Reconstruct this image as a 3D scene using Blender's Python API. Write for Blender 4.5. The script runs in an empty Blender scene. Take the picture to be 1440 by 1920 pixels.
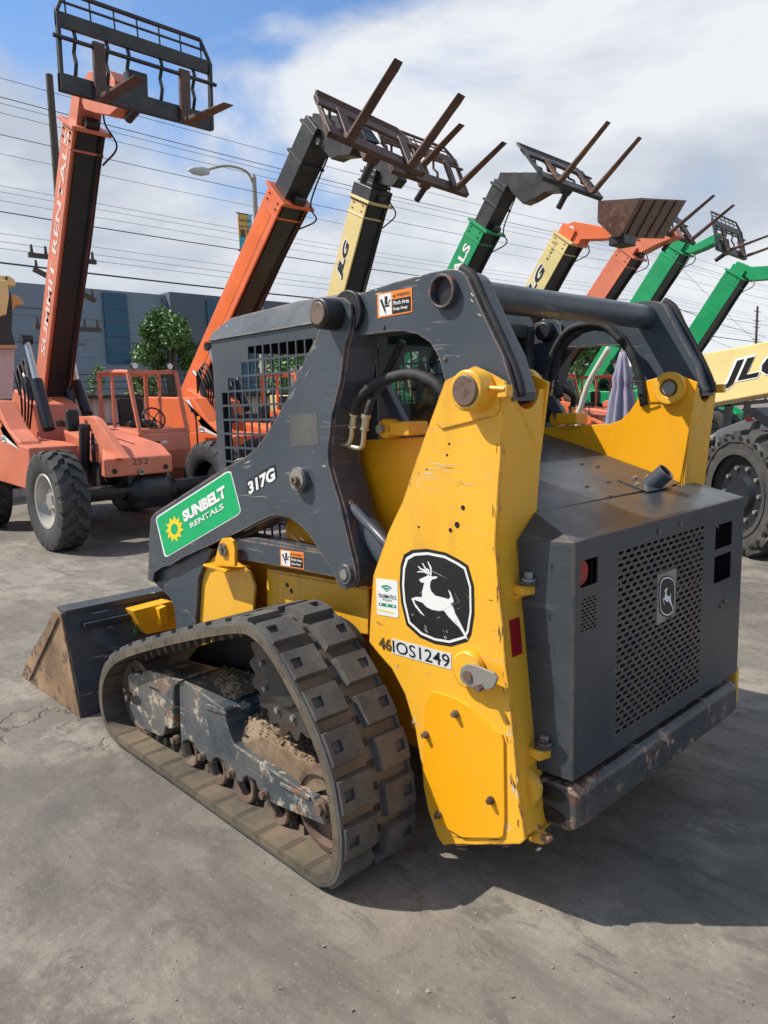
import bpy, math, random
from mathutils import Vector, Matrix, noise
R = math.radians
rnd = random.Random(7)
scene = bpy.context.scene
COL = scene.collection

# ------------------------------------------------------------------ camera
# axes: +X = towards the front of the loader, +Y = its left side, +Z = up; units are metres
AX = (Vector((-0.69181924, -0.08561068, 0.71697765)),
      Vector((-0.72156729, 0.11903927, -0.68203394)),
      Vector((-0.02695911, -0.98919182, -0.14412753)))
EYE = Vector((0, 0, 1.62)); FPX = 1390.0
cd = bpy.data.cameras.new('camera'); cam = bpy.data.objects.new('camera', cd); COL.objects.link(cam)
cd.sensor_fit = 'VERTICAL'; cd.sensor_height = 24; cd.lens = 24 * FPX / 1920; cd.clip_end = 2000; cd.clip_start = 0.05
rot = Matrix(((AX[0].x, -AX[0].y, -AX[0].z), (AX[1].x, -AX[1].y, -AX[1].z), (AX[2].x, -AX[2].y, -AX[2].z)))
cam.matrix_world = Matrix.Translation(EYE) @ rot.to_4x4()
scene.camera = cam
scene.render.resolution_x, scene.render.resolution_y = 768, 1024

# ------------------------------------------------------------------ world, sun, exposure
SUN = Vector((0.62, 0.58, 1.0)).normalized()
w = bpy.data.worlds.new("World"); scene.world = w; w.use_nodes = True
nt = w.node_tree; nd = nt.nodes; lk = nt.links; nd.clear()
def N(tree, t, **k):
    n = tree.nodes.new(t)
    for a, b in k.items():
        if a in n.inputs.keys() if isinstance(a, str) else False: n.inputs[a].default_value = b
        else: setattr(n, a, b)
    return n
sky = N(nt, 'ShaderNodeTexSky', sky_type='NISHITA', sun_disc=False)
sky.sun_elevation = math.asin(SUN.z); sky.sun_rotation = math.atan2(SUN.x, SUN.y); sky.air_density = 1.0; sky.dust_density = 0.8; sky.ozone_density = 1.5
tc = N(nt, 'ShaderNodeTexCoord')
mp = N(nt, 'ShaderNodeMapping'); mp.inputs['Scale'].default_value = (1.0, 1.0, 2.1)
n1 = N(nt, 'ShaderNodeTexNoise'); n1.inputs['Scale'].default_value = 2.6; n1.inputs['Detail'].default_value = 9; n1.inputs['Roughness'].default_value = 0.53; n1.inputs['Distortion'].default_value = 0.35
n2 = N(nt, 'ShaderNodeTexNoise'); n2.inputs['Scale'].default_value = 2.7; n2.inputs['Detail'].default_value = 10; n2.inputs['Roughness'].default_value = 0.55; n2.inputs['Distortion'].default_value = 0.3
lk.new(tc.outputs['Generated'], mp.inputs['Vector']); lk.new(mp.outputs[0], n1.inputs['Vector']); lk.new(mp.outputs[0], n2.inputs['Vector'])
def gap(direction, r0, r1):                       # an opening in the cloud deck towards one direction
    d = N(nt, 'ShaderNodeVectorMath', operation='DOT_PRODUCT'); d.inputs[1].default_value = Vector(direction).normalized()
    lk.new(tc.outputs['Generated'], d.inputs[0])
    m = N(nt, 'ShaderNodeMapRange'); m.inputs['From Min'].default_value = math.cos(R(r1)); m.inputs['From Max'].default_value = math.cos(R(r0))
    lk.new(d.outputs['Value'], m.inputs['Value']); return m.outputs[0]
def cdir(px, py): return Vector([AX[i].dot(Vector((px - 720, py - 960, FPX))) for i in range(3)]).normalized()
g1 = gap(cdir(610, 20), 3, 18); g2 = gap(cdir(515, 215), 0, 9); g3 = gap(cdir(330, 210), 0, 3); g4 = gap(cdir(120, -60), 2, 10)
def MATH(tree, op, a, b=None, clamp=False):
    m = tree.nodes.new('ShaderNodeMath'); m.operation = op; m.use_clamp = clamp
    for i, s in enumerate((a, b)):
        if s is None: continue
        if isinstance(s, (int, float)): m.inputs[i].default_value = s
        else: tree.links.new(s, m.inputs[i])
    return m.outputs[0]
hole = MATH(nt, 'MAXIMUM', MATH(nt, 'MAXIMUM', g1, MATH(nt, 'MULTIPLY', g2, .8)), MATH(nt, 'MAXIMUM', MATH(nt, 'MULTIPLY', g3, .45), MATH(nt, 'MULTIPLY', g4, .6)))
sz_ = N(nt, 'ShaderNodeSeparateXYZ'); lk.new(tc.outputs['Generated'], sz_.inputs[0])      # the deck thins out overhead and behind the camera
ov = N(nt, 'ShaderNodeMapRange'); ov.inputs['From Min'].default_value = .62; ov.inputs['From Max'].default_value = .85; lk.new(sz_.outputs['Z'], ov.inputs['Value'])
bh = gap(Vector((-.7, .7, .35)), 25, 75)
hole = MATH(nt, 'ADD', hole, MATH(nt, 'MULTIPLY', MATH(nt, 'MAXIMUM', ov.outputs[0], bh), 1.0))
cv = MATH(nt, 'SUBTRACT', n1.outputs['Fac'], MATH(nt, 'MULTIPLY', hole, 0.30))
cr = N(nt, 'ShaderNodeMapRange', interpolation_type='SMOOTHSTEP'); cr.inputs['From Min'].default_value = 0.20; cr.inputs['From Max'].default_value = 0.40
lk.new(cv, cr.inputs['Value'])
shade = N(nt, 'ShaderNodeValToRGB')               # thick and thin parts of the cloud deck
shade.color_ramp.elements[0].position = 0.40; shade.color_ramp.elements[0].color = (6.7, 7.5, 8.8, 1)
shade.color_ramp.elements[1].position = 0.60; shade.color_ramp.elements[1].color = (11.0, 11.3, 11.8, 1)
lk.new(n2.outputs['Fac'], shade.inputs['Fac'])
mx = N(nt, 'ShaderNodeMix', data_type='RGBA'); lk.new(cr.outputs[0], mx.inputs[0])
blue = N(nt, 'ShaderNodeMix', data_type='RGBA', blend_type='MULTIPLY'); blue.inputs[0].default_value = 1; blue.inputs[7].default_value = (1.55, 1.95, 2.35, 1)
lk.new(sky.outputs[0], blue.inputs[6]); lk.new(blue.outputs[2], mx.inputs[6]); lk.new(shade.outputs[0], mx.inputs[7])
bg = N(nt, 'ShaderNodeBackground'); bg.inputs['Strength'].default_value = 0.068
ow = N(nt, 'ShaderNodeOutputWorld'); lk.new(mx.outputs[2], bg.inputs[0]); lk.new(bg.outputs[0], ow.inputs[0])
sl = bpy.data.lights.new('sun', 'SUN'); so = bpy.data.objects.new('sun', sl); COL.objects.link(so)
sl.energy = 5.0; sl.angle = R(0.55); sl.color = (1.0, 0.95, 0.87)
so.rotation_euler = SUN.to_track_quat('Z', 'Y').to_euler(); so.location = (0, 0, 30)
vs = scene.view_settings; vs.view_transform = 'Standard'; vs.look = 'None'; vs.exposure = 0.2; vs.gamma = 1
scene.cycles.max_bounces = 6; scene.cycles.transparent_max_bounces = 8

# ------------------------------------------------------------------ geometry helpers
def ray(px, py): return Vector([AX[i].dot(Vector((px - 720, py - 960, FPX))) for i in range(3)])
def atY(px, py, y): r = ray(px, py); return EYE + r * (y / r.y)
def atX(px, py, x): r = ray(px, py); return EYE + r * (x / r.x)
def atZ(px, py, z=0): r = ray(px, py); return EYE + r * ((z - EYE.z) / r.z)
ORG = [Vector((0, 0, 0))]

class MB:
    def __init__(s): s.v = []; s.f = []; s.mk = [(0, 0)]
    def mark(s, k): s.mk.append((len(s.f), k)); return s
    def add(s, vs_, fs):
        o = len(s.v); s.v += [Vector(a) for a in vs_]; s.f += [tuple(i + o for i in f) for f in fs]; return s
    def prism(s, poly, off):                      # poly: 3D outline, off: thickness vector
        n = len(poly); off = Vector(off); a = [Vector(p) for p in poly]
        s.add(a + [p + off for p in a], [tuple(range(n - 1, -1, -1)), tuple(range(n, 2 * n))] + [(i, (i + 1) % n, (i + 1) % n + n, i + n) for i in range(n)]); return s
    def box(s, c, d, m=None):
        m = m or Matrix.Identity(3); c = Vector(c)
        vv = [c + m @ Vector((x * d[0] / 2, y * d[1] / 2, z * d[2] / 2)) for x in (-1, 1) for y in (-1, 1) for z in (-1, 1)]
        s.add(vv, [(0, 1, 3, 2), (4, 6, 7, 5), (0, 4, 5, 1), (2, 3, 7, 6), (0, 2, 6, 4), (1, 5, 7, 3)]); return s
    def bar(s, a, b, wd, th, up=(0, 0, 1)):        # rectangular bar from a to b
        a = Vector(a); b = Vector(b); d = (b - a).normalized(); sd = d.cross(Vector(up)).normalized(); u = sd.cross(d)
        vv = [p + sd * (i * wd / 2) + u * (j * th / 2) for p in (a, b) for i, j in ((-1, -1), (1, -1), (1, 1), (-1, 1))]
        s.add(vv, [(0, 1, 2, 3), (7, 6, 5, 4), (0, 4, 5, 1), (1, 5, 6, 2), (2, 6, 7, 3), (3, 7, 4, 0)]); return s
    def cyl(s, a, b, r, n=24, r2=None, hole=0):
        a = Vector(a); b = Vector(b); r2 = r if r2 is None else r2; d = (b - a).normalized()
        x = d.orthogonal().normalized(); y = d.cross(x); o = len(s.v)
        ang = [2 * math.pi * i / n for i in range(n)]
        ca = [x * math.cos(t) + y * math.sin(t) for t in ang]
        s.v += [a + c * r for c in ca] + [b + c * r2 for c in ca]
        s.f += [(o + i, o + (i + 1) % n, o + n + (i + 1) % n, o + n + i) for i in range(n)]
        if hole:
            s.v += [a + c * hole for c in ca] + [b + c * hole for c in ca]
            for i in range(n):
                j = (i + 1) % n
                s.f += [(o + 2 * n + i, o + 3 * n + i, o + 3 * n + j, o + 2 * n + j), (o + i, o + 2 * n + i, o + 2 * n + j, o + j), (o + n + i, o + n + j, o + 3 * n + j, o + 3 * n + i)]
        else: s.f += [tuple(o + i for i in range(n - 1, -1, -1)), tuple(o + n + i for i in range(n))]
        return s
    def tube(s, path, r, n=10, rf=None):
        path = [Vector(p) for p in path]; o = len(s.v); k = len(path); ref = None
        for i, p in enumerate(path):
            d = (path[min(i + 1, k - 1)] - path[max(i - 1, 0)]).normalized()
            if ref is None: ref = d.orthogonal().normalized()
            ref = (ref - d * ref.dot(d)).normalized(); y = d.cross(ref)
            rr = r if rf is None else r * rf(i / (k - 1))
            s.v += [p + ref * (rr * math.cos(2 * math.pi * j / n)) + y * (rr * math.sin(2 * math.pi * j / n)) for j in range(n)]
        for i in range(k - 1):
            for j in range(n):
                s.f.append((o + i * n + j, o + i * n + (j + 1) % n, o + (i + 1) * n + (j + 1) % n, o + (i + 1) * n + j))
        s.f += [tuple(o + j for j in range(n - 1, -1, -1)), tuple(o + (k - 1) * n + j for j in range(n))]; return s
    def lathe(s, c, axis, prof, n=40):            # prof: (radius, distance along axis)
        c = Vector(c); a = Vector(axis).normalized(); x = a.orthogonal().normalized(); y = a.cross(x); o = len(s.v); k = len(prof)
        for r, h in prof: s.v += [c + a * h + (x * math.cos(2 * math.pi * j / n) + y * math.sin(2 * math.pi * j / n)) * r for j in range(n)]
        for i in range(k - 1):
            for j in range(n): s.f.append((o + i * n + j, o + i * n + (j + 1) % n, o + (i + 1) * n + (j + 1) % n, o + (i + 1) * n + j))
        return s
    def build(s, name, mat, parent=None, bevel=0, smooth=False, solid=0, auto=None, mats=None):
        me = bpy.data.meshes.new(name); o = ORG[0]
        me.from_pydata([tuple(p - o) for p in s.v], [], s.f)
        for x in (mats or [mat]): me.materials.append(x)
        if mats:
            for (st, k), (en, _) in zip(s.mk, s.mk[1:] + [(len(s.f), 0)]):
                for i in range(st, en): me.polygons[i].material_index = k
        me.validate(); ob = bpy.data.objects.new(name, me); COL.objects.link(ob)
        import bmesh
        b = bmesh.new(); b.from_mesh(me); bmesh.ops.recalc_face_normals(b, faces=b.faces); b.to_mesh(me); b.free()
        if parent: ob.parent = parent
        if solid: m = ob.modifiers.new('solid', 'SOLIDIFY'); m.thickness = solid; m.offset = 0
        if bevel: m = ob.modifiers.new('bevel', 'BEVEL'); m.width = bevel; m.segments = 2; m.limit_method = 'ANGLE'; m.angle_limit = R(35)
        if smooth:
            for p in me.polygons: p.use_smooth = True
            if auto is not None: me.set_sharp_from_angle(angle=R(auto))
        return ob

def tag(o, label=None, cat=None, group=None, kind=None):
    if label: o['label'] = label
    if cat: o['category'] = cat
    if group: o['group'] = group
    if kind: o['kind'] = kind
    return o
def thing(name, loc, label, cat, group=None):
    o = bpy.data.objects.new(name, None); o.empty_display_size = .1; COL.objects.link(o); o.location = loc; return tag(o, label, cat, group)
def catmull(pts, n=8):
    p = [Vector(a) for a in pts]; p = [p[0] * 2 - p[1]] + p + [p[-1] * 2 - p[-2]]; out = []
    for i in range(1, len(p) - 2):
        a, b, c, d = p[i - 1:i + 3]
        for k in range(n):
            t = k / n; out.append(.5 * ((2 * b) + (c - a) * t + (2 * a - 5 * b + 4 * c - d) * t * t + (3 * b - a - 3 * c + d) * t ** 3))
    out.append(p[-2]); return out

# ------------------------------------------------------------------ materials
MATS = {}
def base_mat(name):
    m = bpy.data.materials.new(name); m.use_nodes = True; t = m.node_tree; return m, t, t.nodes['Principled BSDF']
def rgb(c): return (c[0], c[1], c[2], 1)
def ramp(t, fac, p0, p1, c0=(0, 0, 0, 1), c1=(1, 1, 1, 1)):
    r = t.nodes.new('ShaderNodeValToRGB'); e = r.color_ramp.elements; e[0].position = p0; e[1].position = p1; e[0].color = c0; e[1].color = c1
    t.links.new(fac, r.inputs[0]); return r.outputs[0]
def nz(t, vec, scale, detail=6, rough=.6, dist=0):
    n = t.nodes.new('ShaderNodeTexNoise'); n.inputs['Scale'].default_value = scale; n.inputs['Detail'].default_value = detail; n.inputs['Roughness'].default_value = rough; n.inputs['Distortion'].default_value = dist
    t.links.new(vec, n.inputs['Vector']); return n.outputs['Fac']
def mixc(t, fac, a, b, mode='MIX'):
    m = t.nodes.new('ShaderNodeMix'); m.data_type = 'RGBA'; m.blend_type = mode
    for i, s in ((0, fac), (6, a), (7, b)):
        if isinstance(s, (tuple, list)): m.inputs[i].default_value = rgb(s)
        elif isinstance(s, (int, float)): m.inputs[i].default_value = s
        else: t.links.new(s, m.inputs[i])
    return m.outputs[2]
def mapped(t, scale=(1, 1, 1), rotz=(0, 0, 0)):
    g = t.nodes.new('ShaderNodeNewGeometry'); m = t.nodes.new('ShaderNodeMapping'); m.inputs['Scale'].default_value = scale; m.inputs['Rotation'].default_value = rotz
    t.links.new(g.outputs['Position'], m.inputs['Vector']); return m.outputs[0]
def bump(t, bs, h, strength=.3, dist=.01):
    b = t.nodes.new('ShaderNodeBump'); b.inputs['Strength'].default_value = strength; b.inputs['Distance'].default_value = dist
    t.links.new(h, b.inputs['Height']); t.links.new(b.outputs[0], bs.inputs['Normal'])
RUST = (.10, .045, .025); DUST = (.30, .25, .18)
def paint(name, col, rough=.4, dust=.25, chip=.5, edge=.0, chipcol=RUST, fade=.12, scratch=.0, metal=0, spots=.62, chip2=None, grime=0):
    """painted steel: faded patches, dust film, chips, scratches and worn edges"""
    if name in MATS: return MATS[name]
    m, t, bs = base_mat(name); P = mapped(t)
    c = mixc(t, ramp(t, nz(t, P, 1.7, 4), .35, .7), tuple(x * (1 - fade) for x in col), tuple(min(1, x * (1 + fade) + .01 * fade) for x in col))
    if dust: c = mixc(t, MATH(t, 'MULTIPLY', ramp(t, nz(t, P, 3.3, 9, .68), .42, .78), dust), c, DUST)
    if grime:
        gm = MATH(t, 'MULTIPLY', MATH(t, 'MULTIPLY', ramp(t, nz(t, mapped(t, (9, 9, 1.3)), 1.0, 7, .65, .3), .50, .68), ramp(t, nz(t, P, 2.2, 4), .40, .62)), grime); c = mixc(t, gm, c, (.22, .13, .05))
    if scratch:
        s1 = nz(t, mapped(t, (2.2, 2.2, 34), (0, R(31), 0)), 1.6, 4, .5, 1.3); s2 = nz(t, mapped(t, (3, 3, 30), (0, R(-38), 0)), 1.4, 4, .5, 1.6)
        sm = MATH(t, 'MAXIMUM', ramp(t, s1, .655, .675), ramp(t, s2, .665, .685))
        sm = MATH(t, 'MULTIPLY', MATH(t, 'MULTIPLY', sm, ramp(t, nz(t, P, 2.9, 3), .44, .58)), scratch)
        c = mixc(t, sm, c, (.42, .40, .36))
    wear = ramp(t, nz(t, P, 9, 9, .72), spots, spots + .04)
    wear = MATH(t, 'MULTIPLY', wear, chip)
    if edge:
        bv = t.nodes.new('ShaderNodeBevel'); bv.samples = 4; bv.inputs['Radius'].default_value = .012
        g = t.nodes.new('ShaderNodeNewGeometry'); d = t.nodes.new('ShaderNodeVectorMath'); d.operation = 'DOT_PRODUCT'
        t.links.new(bv.outputs[0], d.inputs[0]); t.links.new(g.outputs['Normal'], d.inputs[1])
        e = ramp(t, d.outputs['Value'], .82, .992, (1, 1, 1, 1), (0, 0, 0, 1))
        e = MATH(t, 'MULTIPLY', MATH(t, 'MULTIPLY', e, ramp(t, nz(t, P, 14, 6, .7), .42, .52)), edge)
        wear = MATH(t, 'MAXIMUM', wear, e)
    if chip2: chipcol = mixc(t, ramp(t, nz(t, P, 17, 6, .7), .45, .55), chipcol, chip2)
    c = mixc(t, wear, c, chipcol)
    t.links.new(c, bs.inputs['Base Color']); bs.inputs['Metallic'].default_value = metal
    rr = MATH(t, 'ADD', MATH(t, 'MULTIPLY', nz(t, P, 6, 5), .35), rough - .17); rr = MATH(t, 'MAXIMUM', rr, MATH(t, 'MULTIPLY', wear, .75))
    t.links.new(rr, bs.inputs['Roughness']); bump(t, bs, MATH(t, 'SUBTRACT', nz(t, P, 35, 3), MATH(t, 'MULTIPLY', wear, .6)), .12, .004)
    MATS[name] = m; return m
def flat(name, col, rough=.5, metal=0, var=.08, vs_=9, emit=0):
    if name in MATS: return MATS[name]
    m, t, bs = base_mat(name); P = mapped(t)
    c = mixc(t, nz(t, P, vs_, 7, .65), tuple(x * (1 - var) for x in col), tuple(min(1, x * (1 + var)) for x in col))
    t.links.new(c, bs.inputs['Base Color']); bs.inputs['Roughness'].default_value = rough; bs.inputs['Metallic'].default_value = metal
    MATS[name] = m; return m
def rubber(name, col=(.032, .031, .03), dirt=(.19, .16, .115), amt=.5, sc=4):
    if name in MATS: return MATS[name]
    m, t, bs = base_mat(name); P = mapped(t)
    f = MATH(t, 'MULTIPLY', ramp(t, nz(t, P, sc, 9, .7), .38, .68), amt)
    g = t.nodes.new('ShaderNodeNewGeometry')
    c = mixc(t, f, col, dirt); c = mixc(t, MATH(t, 'MULTIPLY', ramp(t, nz(t, P, sc * 7, 6, .7), .5, .7), .3), c, tuple(x * .8 for x in dirt))
    t.links.new(c, bs.inputs['Base Color']); bs.inputs['Roughness'].default_value = .72; bump(t, bs, nz(t, P, 60, 5, .7), .35, .004)
    MATS[name] = m; return m

M_yel = paint('yellow_paint', (.89, .445, .026), .36, grime=.30, dust=.16, chip=.75, edge=.9, spots=.70, scratch=.3, fade=.05, chipcol=(.12, .055, .03))
M_yelr = paint('yellow_rear_paint', (.84, .42, .026), .40, grime=.35, dust=.18, chip=.75, spots=.68, fade=.06, chipcol=(.12, .055, .03))
M_yelc = paint('yellow_cover_paint', (.92, .405, .006), .34, grime=.15, dust=.06, chip=.6, edge=.2, spots=.72, fade=.03)
M_gry = paint('charcoal_paint', (.050, .063, .078), .33, dust=.07, chip=.6, edge=.95, spots=.72, scratch=.28, chipcol=(.33, .20, .13), fade=.12)
M_grd = paint('hood_charcoal_paint', (.038, .047, .057), .33, dust=.08, chip=.5, edge=.6, spots=.70, scratch=.12, chipcol=(.16, .09, .06), fade=.15)
M_scr = paint('screen_paint', (.055, .066, .078), .38, dust=.12, chip=.4, spots=.7)
M_blk = flat('black_steel', (.012, .012, .013), .45, var=.3)
M_hose = rubber('hose_rubber', (.012, .012, .013), (.10, .09, .08), .18, 9)
M_rub = rubber('track_rubber', (.058, .056, .053), (.165, .15, .125), .7, 6)
M_belt = rubber('belt_rubber', (.060, .052, .042), (.22, .16, .095), .75, 2.6)
M_tire = rubber('tyre_rubber', (.030, .030, .031), (.14, .125, .105), .40, 3)
M_rust = paint('worn_steel', (.14, .085, .06), .5, dust=.5, chip=.8, spots=.55, chipcol=(.07, .035, .022))
M_steel = flat('bright_steel', (.60, .58, .54), .28, .9, .15)
M_dull = paint('dull_steel', (.30, .29, .26), .45, dust=.3, chip=.8, spots=.55, metal=.35)
M_brass = flat('plated_fitting', (.60, .52, .36), .32, .85, .2)
M_white = flat('white_vinyl', (.78, .77, .74), .45, var=.06)
M_black = flat('black_vinyl', (.010, .011, .012), .42, var=.2)
M_green = flat('green_vinyl', (.0, .40, .13), .4, var=.04)
M_dgreen = flat('dark_green_vinyl', (.0, .24, .12), .5)
M_orv = flat('orange_vinyl', (.85, .24, .03), .45, var=.05)
M_sunv = flat('sun_yellow_vinyl', (.90, .62, .02), .45, var=.04)
M_red = flat('red_reflector', (.30, .008, .012), .3, var=.2)
M_dirt = rubber('dry_soil', (.15, .095, .05), (.33, .24, .15), .8, 10)
M_soilD = rubber('dark_soil', (.07, .045, .028), (.16, .10, .06), .8, 10)
M_fork = paint('rusty_fork_steel', (.075, .038, .028), .5, dust=.15, chip=.6, spots=.5, chipcol=(.13, .05, .03), fade=.4)
M_cblk = paint('black_machine_paint', (.018, .020, .023), .42, dust=.16, chip=.7, spots=.62, chipcol=(.12, .06, .04))
M_org = paint('faded_orange_paint', (.68, .195, .105), .42, dust=.12, chip=.3, spots=.66, fade=.12, chipcol=(.25, .12, .08))
M_org2 = paint('orange_paint', (.78, .165, .05), .4, dust=.08, chip=.3, spots=.68, fade=.1)
M_crm = paint('cream_paint', (.72, .58, .25), .4, dust=.10, chip=.4, spots=.68, fade=.08)
M_grn = paint('green_paint', (.0, .30, .10), .4, dust=.08, chip=.4, spots=.68, fade=.12, chipcol=(.3, .3, .28))
M_glass = None
def glassmat():
    m, t, bs = base_mat('window_glass'); bs.inputs['Base Color'].default_value = (.02, .03, .03, 1); bs.inputs['Roughness'].default_value = .03
    tr = t.nodes.new('ShaderNodeBsdfTransparent'); tr.inputs[0].default_value = (.72, .78, .76, 1); mxs = t.nodes.new('ShaderNodeMixShader'); mxs.inputs[0].default_value = .35
    t.links.new(tr.outputs[0], mxs.inputs[1]); t.links.new(bs.outputs[0], mxs.inputs[2]); t.links.new(mxs.outputs[0], t.nodes['Material Output'].inputs[0]); return m
M_glass = glassmat()

# ------------------------------------------------------------------ text on real surfaces
def text(name, s, p0, p1, up, h, mat, parent, lift=.002, bold=0.0, shear=0.0, hscale=None):
    """flat lettering: baseline from p0 to p1, cap height h along up; sits `lift` proud of the surface"""
    cu = bpy.data.curves.new(name, 'FONT'); cu.body = s; cu.size = 1; cu.offset = bold; cu.shear = shear; cu.resolution_u = 3
    tmp = bpy.data.objects.new(name, cu); COL.objects.link(tmp); bpy.context.view_layer.update()
    me = bpy.data.meshes.new_from_object(tmp.evaluated_get(bpy.context.evaluated_depsgraph_get())); bpy.data.objects.remove(tmp)
    p0 = Vector(p0); p1 = Vector(p1); ux = p1 - p0; up = Vector(up); up = (up - ux.normalized() * up.dot(ux.normalized())).normalized(); nrm = ux.cross(up).normalized()
    xs = [v.co.x for v in me.vertices]; x0, x1 = min(xs), max(xs); ys = [v.co.y for v in me.vertices]; y0, y1 = (min(ys), max(ys)) if hscale is None else (0, hscale)
    for v in me.vertices:
        v.co = p0 + ux * ((v.co.x - x0) / (x1 - x0)) + up * (h * (v.co.y - y0) / (y1 - y0)) + nrm * lift - ORG[0]
    me.materials.clear(); me.materials.append(mat); me.name = name
    ob = bpy.data.objects.new(name, me); COL.objects.link(ob)
    if parent: ob.parent = parent
    return ob
# ------------------------------------------------------------------ ground
def ground_mat():
    m, t, bs = base_mat('yard_concrete'); P = mapped(t)
    big = nz(t, mapped(t, (.5, .9, 1)), .55, 5, .55, .6); mid = nz(t, P, 2.1, 10, .76, .25); fine = nz(t, P, 22, 9, .8)
    streak = nz(t, mapped(t, (.5, 2.6, 1), (0, 0, R(28))), 1.1, 9, .68, .5)
    c = mixc(t, ramp(t, big, .34, .66), (.120, .103, .081), (.250, .222, .178))
    c = mixc(t, MATH(t, 'MULTIPLY', ramp(t, mid, .47, .57), .75), c, (.31, .272, .215))
    c = mixc(t, MATH(t, 'MULTIPLY', ramp(t, streak, .50, .66), .72), c, (.082, .073, .061))
    c = mixc(t, MATH(t, 'MULTIPLY', ramp(t, nz(t, mapped(t, (1, 1.6, 1), (0, 0, R(-35))), 3.4, 10, .78, .4), .52, .60), .62), c, (.088, .079, .066))
    c = mixc(t, MATH(t, 'MULTIPLY', ramp(t, nz(t, mapped(t, (1, 1, 1)), .45, 3, .5), .48, .60), .50), c, (.098, .084, .067))
    c = mixc(t, MATH(t, 'MULTIPLY', ramp(t, nz(t, P, .9, 4, .5, .8), .58, .70), .45), c, (.075, .070, .065))
    c = mixc(t, MATH(t, 'MULTIPLY', ramp(t, fine, .47, .66), .35), c, (.11, .10, .09))
    c = mixc(t, MATH(t, 'MULTIPLY', ramp(t, nz(t, P, 60, 4, .7), .60, .68), .35), c, (.44, .40, .33))
    c = mixc(t, MATH(t, 'MULTIPLY', ramp(t, nz(t, P, 170, 3, .7), .50, .62), .30), c, (.10, .09, .075))
    rustst = MATH(t, 'MULTIPLY', ramp(t, nz(t, mapped(t, (1, 1, 1)), .8, 5, .6), .64, .76), .35); c = mixc(t, rustst, c, (.28, .17, .09))
    # cracks
    dn = t.nodes.new('ShaderNodeTexNoise'); dn.inputs['Scale'].default_value = 2.2; dn.inputs['Detail'].default_value = 8; dn.inputs['Roughness'].default_value = .52; t.links.new(P, dn.inputs['Vector'])
    vm = t.nodes.new('ShaderNodeVectorMath'); vm.operation = 'SCALE'; vm.inputs['Scale'].default_value = .9; t.links.new(dn.outputs['Color'], vm.inputs[0])
    va = t.nodes.new('ShaderNodeVectorMath'); t.links.new(P, va.inputs[0]); t.links.new(vm.outputs[0], va.inputs[1])
    vo = t.nodes.new('ShaderNodeTexVoronoi'); vo.feature = 'DISTANCE_TO_EDGE'; vo.inputs['Scale'].default_value = .42; t.links.new(va.outputs[0], vo.inputs['Vector'])
    ck = ramp(t, vo.outputs['Distance'], .0015, .006, (1, 1, 1, 1), (0, 0, 0, 1)); ck = MATH(t, 'MULTIPLY', ck, ramp(t, nz(t, P, .7, 3), .54, .62))
    cc = ck; c = mixc(t, MATH(t, 'MULTIPLY', cc, .7), c, (.05, .047, .043))
    t.links.new(c, bs.inputs['Base Color']); t.links.new(MATH(t, 'ADD', MATH(t, 'MULTIPLY', mid, .3), .58), bs.inputs['Roughness'])
    h = MATH(t, 'ADD', MATH(t, 'ADD', MATH(t, 'MULTIPLY', mid, .55), MATH(t, 'MULTIPLY', fine, .35)), MATH(t, 'MULTIPLY', cc, -1.2)); bump(t, bs, h, .55, .02)
    return m
g = MB().add([(-60, -400, 0), (400, -400, 0), (400, 120, 0), (-60, 120, 0)], [(0, 1, 2, 3)]).build('ground', ground_mat()); tag(g, kind='structure')

# ------------------------------------------------------------------ grey office block behind the yard
ORG[0] = Vector((40, -20, 0))
bd = thing('office_building', ORG[0], 'long grey two-storey office block with tall blue glass strips behind the yard', 'building')
M_wallA = flat('building_grey_panel', (.20, .235, .27), .8, var=.05, vs_=.6); M_wallB = flat('building_dark_panel', (.11, .125, .15), .8, var=.05, vs_=.6)
M_blue = flat('blue_window_glass', (.012, .075, .13), .08, .1, var=.3, vs_=.4)
MB().box((50, -6, 4.05), (20, 30.6, 8.1)).build('wall', M_wallA, bd)
MB().box((49.8, -31.3, 4.1), (20.6, 20, 8.25)).build('wall', M_wallB, bd)
def window_strip(y0, y1, z0, z1):
    x = 39.45 if y0 < -21.3 else 39.95
    f = MB().box((x, (y0 + y1) / 2, (z0 + z1) / 2), (.12, y1 - y0, z1 - z0)).build('window', M_blue, bd)
    k = MB()
    for i in range(1, 5): k.box((x - .07, (y0 + y1) / 2, z0 + (z1 - z0) * i / 5), (.06, y1 - y0, .05))
    k.build('frame', M_wallB, f)
window_strip(-18.95, -17.6, 4.2, 7.95); window_strip(-26.9, -23.6, 2.6, 7.9); window_strip(-9.5, -8.2, 4.2, 7.95); window_strip(-38, -32, 3.0, 7.6)
jm = MB()
for y in (2, -2, -6, -12.5, -15.5, -21.05): jm.box((39.98, y, 4), (.05, .05, 7.9))
for z in (2.6, 5.2, 6.9): jm.box((39.985, -4, z), (.04, 25, .05))
jm.build('panel_joint', M_wallB, bd)
ORG[0] = Vector((75, -75, 0))
b2 = thing('warehouse', ORG[0], 'low pale grey warehouse roof far away at the right', 'building')
MB().box((75, -95, 3.5), (18, 60, 7.0)).build('wall', flat('far_grey', (.20, .24, .26), .8), b2); MB().box((73, -112, 7.6), (6, 5, 1.2)).build('roof_box', M_wallA, b2)

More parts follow.
